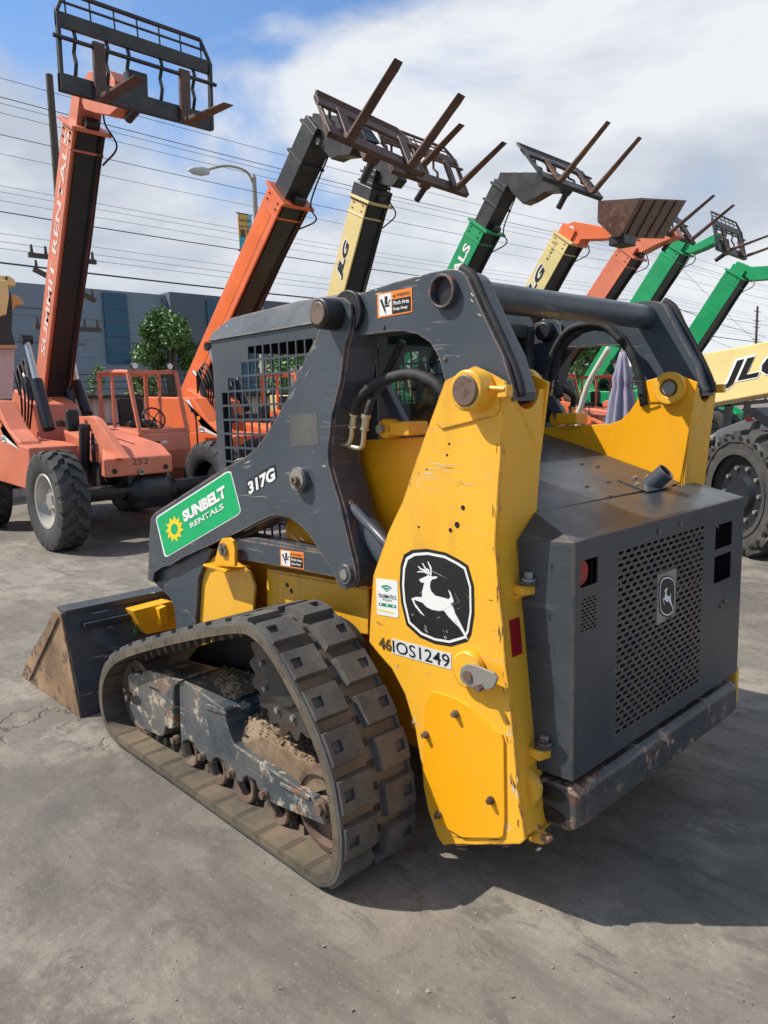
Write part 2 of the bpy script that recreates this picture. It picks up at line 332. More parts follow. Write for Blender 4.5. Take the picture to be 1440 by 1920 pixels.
# ------------------------------------------------------------------ boundary wall with slatted top
ORG[0] = Vector((15.6, -6, 0))
bw = thing('boundary_wall', ORG[0], 'pinkish grey block wall behind the row of telehandlers with a dark rail on top', 'wall')
def blockmat():
    m, t, bs = base_mat('block_wall'); P = mapped(t)
    wv = t.nodes.new('ShaderNodeTexWave'); wv.wave_type = 'BANDS'; wv.bands_direction = 'Y'; wv.inputs['Scale'].default_value = 2.4; wv.inputs['Distortion'].default_value = 1.2; t.links.new(P, wv.inputs['Vector'])
    c = mixc(t, wv.outputs['Fac'], (.34, .28, .28), (.48, .41, .40)); c = mixc(t, MATH(t, 'MULTIPLY', ramp(t, nz(t, P, 1.5, 7), .45, .65), .6), c, (.60, .55, .53))
    t.links.new(c, bs.inputs['Base Color']); bs.inputs['Roughness'].default_value = .9; return m
MB().box((15.6, -12, .95), (.2, 40, 1.9)).build('wall_panel', blockmat(), bw)
k = MB(); k.box((15.5, -12, 1.93), (.3, 40, .06)); k.box((15.47, -12, 1.35), (.05, 40, .05)); k.build('rail', M_blk, bw)
for i in range(7):
    MB().box((15.66, 8 - 6.6 * i, 1.3), (.12, .12, 2.6)).build('post', M_dull, bw)
fm = MB()
for z in (2.1, 2.25, 2.4): fm.box((15.72, -12, z), (.02, 40, .02))
fm.build('fence_wire', M_blk, bw)

# ------------------------------------------------------------------ trees and plants
def leafmat(name, a, b):
    m, t, bs = base_mat(name); P = mapped(t)
    c = mixc(t, nz(t, P, 6, 5, .7), a, b); t.links.new(c, bs.inputs['Base Color']); bs.inputs['Roughness'].default_value = .5; return m
M_leaf = leafmat('tree_leaves', (.045, .11, .025), (.16, .30, .08)); M_leaf2 = leafmat('pale_leaves', (.10, .16, .05), (.24, .30, .12)); M_bark = flat('bark', (.10, .075, .055), .9, var=.3)
def tree(loc, h, rr, label, mat=M_leaf, n=5200, leaf=.16, group=None, squash=1.0, cat='tree', z0=.30, name='leafy_tree'):
    loc = Vector(loc); ORG[0] = loc; r = random.Random(int(h * 100 + loc.y * 10)); T = thing(name, loc, label, cat, group)
    tk = MB(); top = loc + Vector((0, 0, h * .75)); tk.tube([loc, loc + Vector((.05, .05, h * .3)), top], .05 * h / 2 + .03, 8, lambda u: 1 - .7 * u)
    cl = []
    for i in range(26):
        a = r.uniform(0, 6.28); e = r.uniform(-.5, 1); rad = rr * r.uniform(.35, .85)
        c = loc + Vector((math.cos(a) * rad * math.sqrt(max(0, 1 - e * e * .8)), math.sin(a) * rad * math.sqrt(max(0, 1 - e * e * .8)), h * (z0 + (1 - z0) * .5) + e * h * (1 - z0) * .42 * squash))
        cl.append((c, rr * r.uniform(.22, .42)))
        if i % 2 == 0: tk.tube([loc + Vector((0, 0, h * .3)), (loc + c) / 2 + Vector((0, 0, h * .1)), c], .035, 5, lambda u: 1 - .8 * u)
    tk.build('trunk', M_bark, T, smooth=True)
    lf = MB()
    for i in range(n):
        c, q = cl[r.randrange(len(cl))]; d = Vector((r.gauss(0, 1), r.gauss(0, 1), r.gauss(0, 1))).normalized() * q * r.uniform(.55, 1.08); p = c + d
        a = Vector((r.gauss(0, 1), r.gauss(0, 1), r.gauss(0, .6))).normalized(); b = a.cross(Vector((r.gauss(0, 1), r.gauss(0, 1), r.gauss(0, 1)))).normalized(); L = leaf * r.uniform(.6, 1.3)
        lf.add([p, p + a * L * .5 + b * L * .22, p + a * L, p + a * L * .5 - b * L * .22], [(0, 1, 2, 3)])
    me = bpy.data.meshes.new('crown'); me.from_pydata([tuple(p - loc) for p in lf.v], [], lf.f); me.materials.append(mat); o = bpy.data.objects.new('crown', me); COL.objects.link(o); o.parent = T
p = atX(322, 745, 17.4); tree((17.4, p.y, 0), 4.15, .74, 'round leafy green street tree in front of the grey office block', n=15000, leaf=.11, z0=.46, squash=.9)
p = atX(1095, 745, 20); tree((20, p.y, 0), 5.5, 1.9, 'green tree seen through the loader arm opening behind the umbrella', n=5000, leaf=.25)
p = atX(181, 742, 17); tree((17, p.y, 0), 2.55, .26, 'small dark cypress standing against the grey office block', n=900, leaf=.08, z0=.2, squash=1.3, name='cypress')
p = atX(255, 742, 17); tree((16.6, p.y, 0), 2.5, .36, 'feathery pale green bush left of the round tree', M_leaf2, n=1500, leaf=.13, z0=.6, cat='bush', name='bush')
p = atX(585, 740, 30); tree((30, p.y, 0), 5.0, 2.6, 'dark shrub row seen through the cab side mesh', n=3000, leaf=.3, z0=.3, cat='bush', name='bush')
for i, (px, zz, lb) in enumerate(((1352, 7.6, 'far olive tree above the lettered cream boom, left one'), (1400, 8.4, 'far olive tree at the base of the right utility pole'), (1440, 8.2, 'far olive tree at the right edge of the picture'))):
    p = atX(px, 640, 60); tree((60, p.y, 0), zz, 3.4, lb, M_leaf2, n=1800, leaf=.5, group='far trees at the right')

# ------------------------------------------------------------------ street lamp with banner
M_conc = flat('concrete_pole', (.36, .33, .29), .8, var=.12); M_wood = flat('pole_wood', (.085, .065, .05), .85, var=.3)
p = atX(487, 560, 22); base = Vector((22, p.y, 0)); ORG[0] = base
L = thing('street_lamp', base, 'tall concrete street lamp with a curved arm and a hanging banner', 'street lamp')
top = Vector((22, p.y, atX(480, 335, 22).z))
MB().cyl(base, top, .13, 16, .085).build('pole', M_conc, L, smooth=True, auto=40); MB().cyl(top, top + Vector((0, 0, .14)), .09, 12, .03).build('cap', M_conc, L)
lampp = atX(385, 319, 22)
MB().tube(catmull([top + Vector((0, 0, -.25)), Vector((22, atX(462, 318, 22).y, atX(462, 322, 22).z)), Vector((22, atX(425, 311, 22).y, atX(425, 311, 22).z)), lampp], 8), .04, 8).build('arm', flat('lamp_arm_steel', (.42, .33, .2), .5), L, smooth=True)
MB().lathe(lampp + Vector((0, -.15, -.02)), Vector((0, 1, -.12)), [(0, 0), (.10, .05), (.15, .3), (.12, .6), (.05, .75), (0, .78)], 12).build('lamp_head', flat('lamp_head_grey', (.5, .5, .48), .4), L, smooth=True)
y1 = top.y + .18; y2 = atX(446, 410, 22).y
zb, zt = atX(450, 470, 22).z, atX(462, 402, 22).z
MB().box((22, (y1 + y2) / 2, zt), (.03, y2 - y1 + .1, .03)).box((22, (y1 + y2) / 2, zb), (.03, y2 - y1 + .1, .03)).build('bracket', M_blk, L)
bn = MB().box((22, (y1 + y2) / 2, (zb + zt) / 2), (.02, y2 - y1, zt - zb - .04)).build('banner', flat('banner_gold', (.72, .42, .12), .7), L)
xf = 21.985; H_ = zt - zb; W_ = y2 - y1
MB().box((xf, y2 - W_ * .5, zb + H_ * .20), (.01, W_, H_ * .34)).build('banner_picture', flat('banner_teal', (.05, .42, .50), .7), bn)
MB().box((xf - .002, y2 - W_ * .3, zb + H_ * .47), (.01, W_ * .34, H_ * .2)).box((xf - .002, y2 - W_ * .75, zb + H_ * .45), (.01, W_ * .25, H_ * .26)).build('banner_picture', flat('banner_brown', (.15, .07, .05), .7), bn)
MB().box((xf - .004, y2 - W_ * .86, zb + H_ * .8), (.01, W_ * .28, H_ * .4)).build('banner_picture', flat('banner_sky', (.25, .55, .60), .7), bn)
for i, s_ in enumerate(('Mental Health', 'is Just Health')):
    z = zb + H_ * (.80 - .17 * i); text('banner_words', s_, (xf - .012, y2 - .03, z - .03), (xf - .012, y1 + .03, z), (0, 0, 1), H_ * .085, M_black, bn)

# ------------------------------------------------------------------ utility poles and wires
def insul(k, x, y, z): k.cyl((x, y, z), (x, y, z + .22), .05, 6, .03)
def pole(x, px, ztop, label, arms, lean=(0, 0), r=.17, py=600):
    y = atX(px, py, x).y; b = Vector((x, y, 0)); ORG[0] = b; T = thing('utility_pole', b, label, 'utility pole')
    t_ = Vector((x + lean[0], y + lean[1], ztop)); MB().cyl(b, t_, r, 12, r * .65).build('pole', M_wood, T, smooth=True, auto=40)
    for z, w_, dz in arms:
        k = MB(); c = b.lerp(t_, z / ztop); k.bar(c + Vector((0, -w_, -dz)), c + Vector((0, w_, dz)), .1, .12)
        for q in (-.9, -.5, .5, .9): insul(k, c.x, c.y + q * w_, c.z + .05 + q * dz)
        k.build('crossarm', M_wood, T)
    return b
pole(21, 116, 10.4, 'leaning dark wooden utility pole at the left behind the tall salmon boom', [(5.75, .9, .0), (5.05, .8, .35), (3.9, .9, 0)], (0, -.10), .14, 500)
pole(70, 1421, 22.5, 'dark wooden utility pole with many crossarms at the right edge', [(21.2, 2.2, 0), (19, 2.2, 0), (17.5, 2.2, 0), (14.6, 2.4, 0)], (0, 0), .38, 560)
pole(42, 1195, 13.2, 'plain brown wooden pole between the salmon and the green booms', [], (0, 0), .26, 560)
pole(42, 1222, 11.0, 'shorter brown wooden pole behind the long green boom', [(10.1, 1.2, 0)], (0, 0), .3, 560)
pole(90, 1058, 20.5, 'distant thin utility pole beyond the cream boom with orange tip', [(18.6, 3.4, 0), (17.4, 2.6, 0)], (0, 0), .3, 530)
M_wire = flat('weathered_cable', (.055, .058, .062), .6)
def wire(x, z, r, label, sag=.35, y0=18, y1=-150, dx=0):
    pts = []; Ls = 42
    n = 56
    for i in range(n + 1):
        y = y0 + (y1 - y0) * i / n; q = ((y - 2) % Ls) / Ls; pts.append(Vector((x + dx * i / n, y, z - sag * 4 * q * (1 - q))))
    ORG[0] = pts[0]; o = MB().tube(pts, r * .68, 5).build('overhead_wire', M_wire); o.location = pts[0]; tag(o, label, 'overhead wire', 'overhead wires across the sky')
def wz(v): return atX(480, v, 21).z
for k, (v, r, lb) in enumerate(((272, .011, 'topmost thin overhead wire'), (300, .016, 'second overhead wire from the top, just under the topmost one'), (309, .010, 'third overhead wire from the top, close below the second'), (323, .010, 'thin overhead wire passing the street lamp arm from below'),
        (355, .014, 'dark overhead wire running past the street lamp head'), (383, .009, 'faint overhead wire below the street lamp head'), (430, .008, 'faint upper wire of the pair behind the lamp banner'), (439, .008, 'faint lower wire of the pair behind the lamp banner'),
        (452, .008, 'faint overhead wire just above the thick cable'), (468, .022, 'thick overhead cable crossing behind the lamp banner'), (500, .008, 'hair-thin overhead wire under the thick cable'), (512, .009, 'hair-thin overhead wire in the middle of the low bundle'),
        (522, .009, 'lowest hair-thin overhead wire of the low bundle'), (543, .036, 'thickest black overhead cable just above the office roof'))):
    wire(21, wz(v) + .25, r, lb, .35)
wire(36, 6.3, .02, 'upper service cable crossing in front of the office block', .3); wire(36, 5.3, .016, 'lower service cable crossing in front of the office block', .3); wire(36, 4.5, .014, 'lowest service cable crossing in front of the office block', .3)
def cable(a, b, x0, x1, r, label):
    p = atX(a[0], a[1], x0); q = atX(b[0], b[1], x1); pts = [p.lerp(q, i / 12) - Vector((0, 0, 1.2 * (i / 12) * (1 - i / 12))) for i in range(13)]
    ORG[0] = pts[0]; o = MB().tube(pts, r, 5).build('overhead_wire', M_blk); o.location = pts[0]; tag(o, label, 'overhead wire', 'overhead wires across the sky')
cable((1262, 575), (1436, 632), 42, 70, .045, 'dark cable running down from the short pole to the right utility pole')
cable((1255, 480), (1440, 660), 45, 60, .025, 'thin guy cable slanting steeply down at the right')
cable((1230, 590), (1410, 665), 42, 60, .03, 'lower cable slanting down behind the lettered cream boom')
ORG[0] = Vector((0, 0, 0))

# small stones and crumbs lying about the yard
r = random.Random(11); pb = MB()
for i in range(520):
    px, py = r.uniform(-60, 1500), r.uniform(1060, 1960)
    p = atZ(px, py); s_ = r.choice((.002, .003, .003, .004, .006)) * r.uniform(.7, 1.4)
    vv = [p + Vector((r.uniform(-1, 1) * s_, r.uniform(-1, 1) * s_, r.uniform(0, .9) * s_)) for _ in range(6)]
    pb.add(vv, [(0, 1, 2), (0, 2, 3), (0, 3, 4), (0, 4, 1), (5, 2, 1), (5, 3, 2), (5, 4, 3), (5, 1, 4)])
tag(pb.build('gravel', flat('stone_crumbs', (.26, .23, .19), .9, var=.4)), 'tiny stones and crumbs scattered over the concrete yard', 'gravel', kind='stuff')
# ================================================================== compact track loader
YC = -2.47                                        # its centre plane
LOADER = Vector((2.3, YC, 0)); ORG[0] = LOADER
LD = thing('track_loader', LOADER, 'worn yellow and charcoal compact track loader with rubber tracks, seen from behind in the foreground', 'track loader')
def mir(v): return Vector((v[0], 2 * YC - v[1], v[2]))
def px_poly(pts, y): return [atY(a, b, y) for a, b in pts]
def plate(pts, y, th, mirror=False):              # outline in the plane y, thickness th going inwards (-Y on the left side)
    p = px_poly(pts, y)
    if mirror: return MB().prism([mir(a) for a in p], (0, th, 0))
    return MB().prism(p, (0, -th, 0))
def both(pts, y, th, name, mat, **k):
    return plate(pts, y, th).build(name, mat, LD, **k), plate(pts, y, th, True).build(name, mat, LD, **k)
def MBboth(fn, name, mat, parent=None, **k):      # fn(mb) builds on the left; mirrored copy on the right
    a = MB(); fn(a); b = MB(); fn(b); b.v = [mir(v) for v in b.v]
    return a.build(name, mat, parent or LD, **k), b.build(name, mat, parent or LD, **k)
TY = -1.74
def XZ(x, z, y): return Vector((x, y, z))

M_yelh = paint('worn_yellow_paint', (.80, .44, .03), .45, dust=.2, chip=.95, edge=1, spots=.52, chipcol=(.20, .10, .07))
# ---- rear towers
tow = [(888.5, 686.6), (918, 700), (946, 716), (946.5, 735), (937, 871), (930.7, 977), (928, 1022), (934, 1098), (943, 1174), (947, 1240), (954, 1295), (964, 1397), (971, 1484), (985, 1575),
       (975, 1583), (831, 1585), (820, 1569), (803, 1520), (795, 1480), (791, 1441), (779, 1368), (759, 1301), (735, 1254), (709, 1225), (692, 1204), (694, 1160), (699.6, 1080), (728, 998), (755.5, 938), (779.7, 865), (834, 714)]
both(tow, TY, .014, 'tower_plate', M_yel, bevel=.002)
IY = TY - .205                                     # inner wall of the tower = body side
rear = [atY(a, b, TY) for a, b in [(946.5, 738), (937, 871), (928, 1022), (943, 1174), (954, 1295), (964, 1397), (971, 1484), (985, 1570)]]
def rear_face(m):
    y0, y1 = TY - .013, IY
    top = rear[0]; n = 12; rr = .062; yc_ = (y0 + y1) / 2; arc = []
    for i in range(n + 1):
        a = math.pi * i / n; arc.append(Vector((top.x, yc_ + rr * math.cos(a), top.z + .012 - rr * .95 * math.sin(a))))
    z1 = top.z + .012
    poly = [Vector((top.x, y0, z1))] + arc + [Vector((top.x, y1, z1)), Vector((rear[1].x, y1, rear[1].z)), Vector((rear[1].x, y0, rear[1].z))]
    m.prism(poly, (.010, 0, 0))
    for i in range(1, len(rear) - 1):
        a, b = rear[i], rear[i + 1]; dy = 0 if i < 2 else .055
        dy0 = 0 if i < 3 else .055
        m.prism([Vector((a.x, y0, a.z)), Vector((a.x, y1 + (0 if i <= 2 else .075), a.z)), Vector((b.x, y1 + (0 if i < 2 else .075), b.z)), Vector((b.x, y0, b.z))], (.010, 0, 0))
MBboth(rear_face, 'tower_rear_plate', M_yelr)
# body side / inner tower wall, drawn from the visible right one
YR = 2 * YC - IY
inn = [(1309, 717), (1287, 918), (1275, 990), (1100, 990), (900, 1010)]
ip = [atY(a, b, YR) for a, b in [(1309, 717), (1265, 699), (1213, 714), (1208.6, 723.7), (1194, 754), (1182.6, 771), (1166, 787.5), (1147, 794.6), (1049, 800)]]
xt = [Vector((p.x, 0, p.z)) for p in ip]
xt += [Vector((2.62, 0, 1.46)), Vector((2.70, 0, .95)), Vector((3.45, 0, .92)), Vector((3.52, 0, .50)), Vector((3.40, 0, .34)), Vector((2.3, 0, .30)), Vector((1.36, 0, .30)), Vector((1.37, 0, 1.2))]
MBboth(lambda m: m.prism([Vector((p.x, IY + .004, p.z)) for p in xt], (0, -.012, 0)), 'body_side', M_yelc, bevel=.002)
# mounting bracket, gussets and belly
MB().box((2.45, YC, .44), (1.9, 1.02, .25)).build('belly_pan', M_yel, LD, bevel=.004)
def fender(m):
    a = [atY(u, v, -1.84) for u, v in [(500, 1066), (560, 1076), (640, 1090), (690, 1100)]]
    for i in range(3): m.prism([a[i], a[i + 1], a[i + 1] + Vector((0, -.12, 0)), a[i] + Vector((0, -.12, 0))], (0, 0, -.012))
    m.prism([atY(500, 1070, -1.86), atY(690, 1105, -1.86), atY(690, 1190, -1.86), atY(500, 1160, -1.86)], (0, -.01, 0))
MBboth(fender, 'side_shelf', M_yel, bevel=.002)
for (u, v) in ((538, 1097), (546, 1108)): MB().cyl(atY(u, v, -1.858), atY(u, v, -1.858) + Vector((0, -.004, 0)), .011, 12).build('hole', M_black, LD)

# ---- tower pins, bosses, service cover
def at(u, v, y): return atY(u, v, y)
pz = at(898, 732, TY)
def boss(m): m.cyl(XZ(pz.x, pz.z, TY - .002), XZ(pz.x, pz.z, TY + .062), .064, 36, .060)
MBboth(boss, 'tower_pin_boss', M_yel, bevel=.006, smooth=True, auto=40)
MBboth(lambda m: m.cyl(XZ(pz.x, pz.z, TY + .058), XZ(pz.x, pz.z, TY + .070), .046, 28), 'tower_pin', M_rust, bevel=.004, smooth=True, auto=40)
emb = [(853, 722), (900, 705), (938, 740), (936, 768), (926, 781), (828, 805), (818, 796), (820, 780), (838, 735)]
both(emb, TY + .006, .006, 'reinforcement_pad', M_yel, bevel=.004)
MBboth(lambda m: (m.cyl(XZ(pz.x - .055, pz.z + .005, TY + .03), XZ(pz.x - .115, pz.z, TY + .022), .008, 8), m.box(XZ(pz.x - .105, pz.z - .006, TY + .012), (.035, .03, .035))), 'pin_keeper', M_yel, bevel=.003)
# inner bosses on the body-side wall, seen on the right
def iboss(m):
    c = XZ(pz.x, pz.z, IY - .009); m.cyl(c, c + Vector((0, -.03, 0)), .066, 32, hole=.036)
MBboth(iboss, 'inner_pin_boss', M_yel, bevel=.004, smooth=True, auto=40)
MBboth(lambda m: m.cyl(XZ(pz.x, pz.z, IY - .004), XZ(pz.x, pz.z, IY - .036), .028, 20), 'inner_pin', M_dull, smooth=True, auto=40)
lp = at(876, 1267, TY)
MBboth(lambda m: m.cyl(XZ(lp.x - .02, lp.z + .03, TY), XZ(lp.x - .02, lp.z + .03, TY + .03), .060, 32), 'lower_pin_boss', M_yel, bevel=.006, smooth=True, auto=40)
kp = [(861, 1268), (864, 1252), (875, 1245), (890, 1248), (925, 1262), (932, 1272), (926, 1288), (915, 1294), (880, 1288), (866, 1280)]
both([(u, v) for u, v in kp], TY + .042, .010, 'pin_retainer', M_dull, bevel=.002)
MBboth(lambda m: m.cyl(XZ(at(917, 1281, TY).x, at(917, 1281, TY).z, TY + .04), XZ(at(917, 1281, TY).x, at(917, 1281, TY).z, TY + .062), .012, 6), 'retainer_bolt', M_rust)
MBboth(lambda m: m.cyl(XZ(at(877, 1268, TY + .042).x, at(877, 1268, TY + .042).z, TY + .04), XZ(at(877, 1268, TY + .042).x, at(877, 1268, TY + .042).z, TY + .047), .018, 20), 'pin_end', M_rust)
cov = [(806, 1300), (812, 1297), (850, 1308), (880, 1325), (918, 1362), (940, 1378), (944, 1390), (946, 1540), (943, 1568), (936, 1572), (867, 1571), (822, 1545), (805, 1500), (793, 1445), (794, 1330)]
cvl, cvr = both(cov, TY + .008, .008, 'service_cover', M_yelc, bevel=.002)
for (u, v) in ((855, 1338), (799, 1377), (921, 1500), (823, 1527)):
    q = at(u, v, TY + .01)
    MBboth(lambda m: (m.cyl(q - Vector((0, .002, 0)), q + Vector((0, .006, 0)), .013, 16), m.cyl(q, q + Vector((0, .018, 0)), .0095, 6)), 'cover_bolt', M_rust)
for (u, v, r_) in ((842, 832, .004), (838, 853, .004), (868, 952, .008), (857, 984, .010), (844.5, 994, .007), (785, 988, .004), (800, 880, .003), (833, 1150, .003)):
    q = at(u, v, TY + .0006); MB().cyl(q, q + Vector((0, .0006, 0)), r_, 14).build('drilled_hole', M_black, LD)
# skid at the lower rear corner and door hinges
hx = at(985, 1575, TY)
MBboth(lambda m: m.prism(px_poly([(984, 1440), (1003, 1462), (1010, 1480), (1008, 1500), (998, 1512), (996, 1540), (1006, 1558), (1030, 1574), (1028, 1583), (1015, 1585), (984, 1577)], TY - .05), (0, -.028, 0)), 'tie_down_hook', M_yelh, bevel=.006)
MBboth(lambda m: m.prism([Vector((1.23, TY - .012, .285)), Vector((1.56, TY - .012, .165)), Vector((1.66, TY - .012, .36)), Vector((1.66, IY, .36)), Vector((1.56, IY, .30)), Vector((1.23, IY, .30))], (0, 0, .01)), 'tower_light_stop', M_yel)  # closing plate added under the tower to keep sun from leaking through
def hinge(u, v):
    q = at(u, v, TY - .05)
    def f(m):
        m.prism([q + Vector((.03, -.02, 0)), q + Vector((-.045, -.01, 0)), q + Vector((-.06, -.07, 0)), q + Vector((.03, -.10, 0))], (0, 0, -.03))
        m.prism([q + Vector((.03, -.02, -.03)), q + Vector((-.03, -.015, -.03)), q + Vector((.03, -.03, -.10))], (0, -.03, 0))
    def g_(m): m.prism([q + Vector((-.015, -.02, .002)), q + Vector((-.055, -.025, .002)), q + Vector((-.075, -.06, .002)), q + Vector((-.075, -.18, .002)), q + Vector((-.055, -.19, .002)), q + Vector((-.005, -.08, .002))], (0, 0, .010))
    def h_(m): c = q + Vector((-.038, -.05, .012)); m.cyl(c, c + Vector((0, 0, .008)), .024, 20); m.cyl(c + Vector((0, 0, .008)), c + Vector((0, 0, .028)), .015, 6)
    MBboth(f, 'hinge_bracket', M_yel, bevel=.004); MBboth(g_, 'hinge_plate', M_grd, bevel=.002); MBboth(h_, 'hinge_bolt', M_dull, bevel=.001)
hinge(955, 1098); hinge(985, 1405)
rl = [atX(a, b, 1.245) for a, b in ((948, 1168), (968, 1160), (973, 1225), (954, 1238))]
def refl(m):
    zt, zb = at(945, 1168, TY).z, at(953, 1238, TY).z
    xa, xb = at(943, 1174, TY).x, at(949, 1240, TY).x
    m.prism([Vector((xa - .003, TY - .03, zt)), Vector((xa - .003, TY - .08, zt)), Vector((xb - .003, TY - .08, zb)), Vector((xb - .003, TY - .03, zb))], (.002, 0, 0))
MBboth(refl, 'red_reflector', M_red)

# ---- boom arms
AY = -1.742
arm = [(608, 569), (601.5, 611), (590, 637), (577, 663), (557, 707), (536, 751), (513, 792), (496, 820), (476.7, 844.5), (458, 859), (440, 868.6), (400, 892), (344, 928), (286.7, 965), (282, 973), (279, 1030), (277, 1087), (286.7, 1091),
       (288, 1075), (303, 1064), (320, 1060), (340, 1046.7), (383, 1027), (416, 1012), (453, 995), (480, 980), (506.7, 968), (520, 965.5), (540, 970), (560, 983), (580, 1003), (592, 1022), (603, 1041.7), (618, 1062), (628, 1078), (630, 1090),
       (637, 1101), (648, 1106), (660, 1101), (667, 1085), (666, 1065), (656, 1025), (636.7, 943), (626.7, 910), (620, 886.7), (615.6, 870), (614.5, 850), (615.6, 832), (621.7, 780), (637.8, 715.6), (645.8, 651), (654, 623), (658, 590), (657, 570), (645, 558), (626, 558)]
both(arm, AY, .012, 'boom_arm', M_gry, bevel=.002)
# boxed back of the arm: second plate plus closing strips along the edges
ainner = [(u, v) for u, v in arm]
def armbox(m):
    p = px_poly(arm, AY); w_ = .15
    n = len(p)
    def strip(i0, i1):
        for i in range(i0, i1):
            a, b = p[i % n], p[(i + 1) % n]
            m.prism([a + Vector((0, -.012, 0)), b + Vector((0, -.012, 0)), b + Vector((0, -w_, 0)), a + Vector((0, -w_, 0))], (b - a).cross(Vector((0, 1, 0))).normalized() * .008)
    strip(1, 17); strip(24, 33); strip(38, 52)
    m.prism([q + Vector((0, -w_, 0)) for q in p], (0, -.010, 0))
MBboth(armbox, 'boom_arm_box', M_gry)
leg = [(284, 1088), (300, 1062), (345, 1043), (388, 1024), (398, 1030), (382, 1060), (372, 1085), (367, 1160), (366, 1200), (332, 1210), (329, 1170), (326, 1140), (319, 1122), (305, 1108)]
both(leg, AY - .035, .10, 'boom_leg', M_gry, bevel=.006)
both([(337, 1150), (345, 1143), (353, 1146), (366, 1166), (366, 1200), (333, 1205)], AY - .033, .01, 'leg_gusset', M_gry, bevel=.002)
# rear link between tower and arm
LY = -1.775
def arcpts(p0, p1, p2, n=6):
    return [((1 - t) ** 2 * p0[0] + 2 * t * (1 - t) * p1[0] + t * t * p2[0], (1 - t) ** 2 * p0[1] + 2 * t * (1 - t) * p1[1] + t * t * p2[1]) for t in [i / n for i in range(1, n)]]
link = [(636, 566), (658, 556), (700, 542), (742.5, 528), (807, 511), (830, 506.5)] + arcpts((830, 506.5), (862, 498), (876, 520)) + [(876, 520), (903.6, 582.6), (944, 667), (964, 735), (962, 752), (930, 765), (890, 768), (866, 752), (850, 740),
        (838, 722), (831, 703.5), (823, 671), (807, 643), (783, 627), (754.6, 621), (730, 622.5), (680, 629), (660, 626), (648, 618), (634, 600)]
both(link, LY, .012, 'rear_link', M_gry, bevel=.002)
def linkbox(m):
    p = px_poly(link, LY); w_ = .10; n = len(p)
    for i in list(range(1, 15)) + list(range(len(link) - 11, len(link) - 1)):
        a, b = p[i % n], p[(i + 1) % n]
        m.prism([a + Vector((0, -.012, 0)), b + Vector((0, -.012, 0)), b + Vector((0, -w_, 0)), a + Vector((0, -w_, 0))], (b - a).cross(Vector((0, 1, 0))).normalized() * .008)
    m.prism([q + Vector((0, -w_, 0)) for q in p], (0, -.010, 0))
MBboth(linkbox, 'rear_link_box', M_gry)
tc0 = at(830.4, 546.4, LY + .012)
MB().cyl(XZ(tc0.x, tc0.z, LY - .01), mir(XZ(tc0.x, tc0.z, LY - .01)), .049, 40).build('cross_tube', M_gry, LD, smooth=True, auto=40)
M_col = paint('collar_paint', (.05, .06, .07), .4, dust=.1, chip=1, edge=1, spots=.52, chipcol=(.22, .10, .06))
MBboth(lambda m: m.cyl(XZ(tc0.x, tc0.z, LY - .002), XZ(tc0.x, tc0.z, LY + .022), .052, 36, hole=.043), 'tube_collar', M_col, smooth=True, auto=40, bevel=.002)
MBboth(lambda m: m.cyl(XZ(tc0.x, tc0.z, LY + .0005), XZ(tc0.x, tc0.z, LY + .0015), .041, 30), 'tube_bore', M_blk)
# black edge tube along the back of the link
def edge(m):
    q = [at(a, b, LY - .03) for a, b in ((862, 504), (884, 522), (903, 565), (925, 612), (950, 668), (968, 715), (974, 745))]
    m.tube(catmull([v + Vector((-.010, 0, .003)) for v in q], 5), .0135, 10)
MBboth(edge, 'link_edge_hose', M_hose, smooth=True)
for (u, v) in ((720, 613), (835, 673.5)): MBboth(lambda m: m.cyl(at(u, v, LY), at(u, v, LY) + Vector((0, .006, 0)), .006, 12), 'rivet', M_gry, bevel=.002)
# upper pin
up_ = at(628, 590, AY)
def ub(m): m.cyl(XZ(up_.x, up_.z, AY - .005), XZ(up_.x, up_.z, AY + .075), .056, 32, .052)
MBboth(ub, 'upper_pin_boss', M_blk, bevel=.006, smooth=True, auto=40)
MBboth(lambda m: m.cyl(XZ(up_.x, up_.z, AY + .072), XZ(up_.x, up_.z, AY + .082), .040, 26), 'upper_pin', M_rust, bevel=.004, smooth=True, auto=40)
MBboth(lambda m: m.cyl(XZ(up_.x - .01, up_.z, LY - .115), XZ(up_.x - .01, up_.z, LY - .17), .048, 30, .042), 'inner_upper_boss', M_blk, bevel=.006, smooth=True, auto=40)
MBboth(lambda m: m.cyl(XZ(up_.x - .045, up_.z + .005, LY + .0005), XZ(up_.x - .045, up_.z + .005, LY + .02), .075, 34), 'upper_washer', M_blk, smooth=True, auto=40, bevel=.003)
# lift cylinder pin on the arm (round boss) and lower link boss
def boss2(u, v, r_, h_, nm, mat):
    q = at(u, v, AY); MBboth(lambda m: m.cyl(q - Vector((0, .002, 0)), q + Vector((0, h_, 0)), r_, 34), nm, mat, bevel=.003, smooth=True, auto=40); return q
q = boss2(567, 899, .050, .026, 'arm_boss', M_gry)
MBboth(lambda m: m.cyl(q + Vector((0, .026, 0)), q + Vector((0, .031, 0)), .043, 30), 'boss_face', M_dull, bevel=.001)
MBboth(lambda m: m.cyl(q + Vector((0, .03, 0)), q + Vector((0, .046, 0)), .019, 24, hole=.008), 'grease_nut', M_rust, bevel=.001)
q = boss2(651, 1076, .038, .016, 'link_boss', M_gry)
MBboth(lambda m: m.cyl(q + Vector((0, .015, 0)), q + Vector((0, .020, 0)), .019, 22), 'link_pin', M_dull)
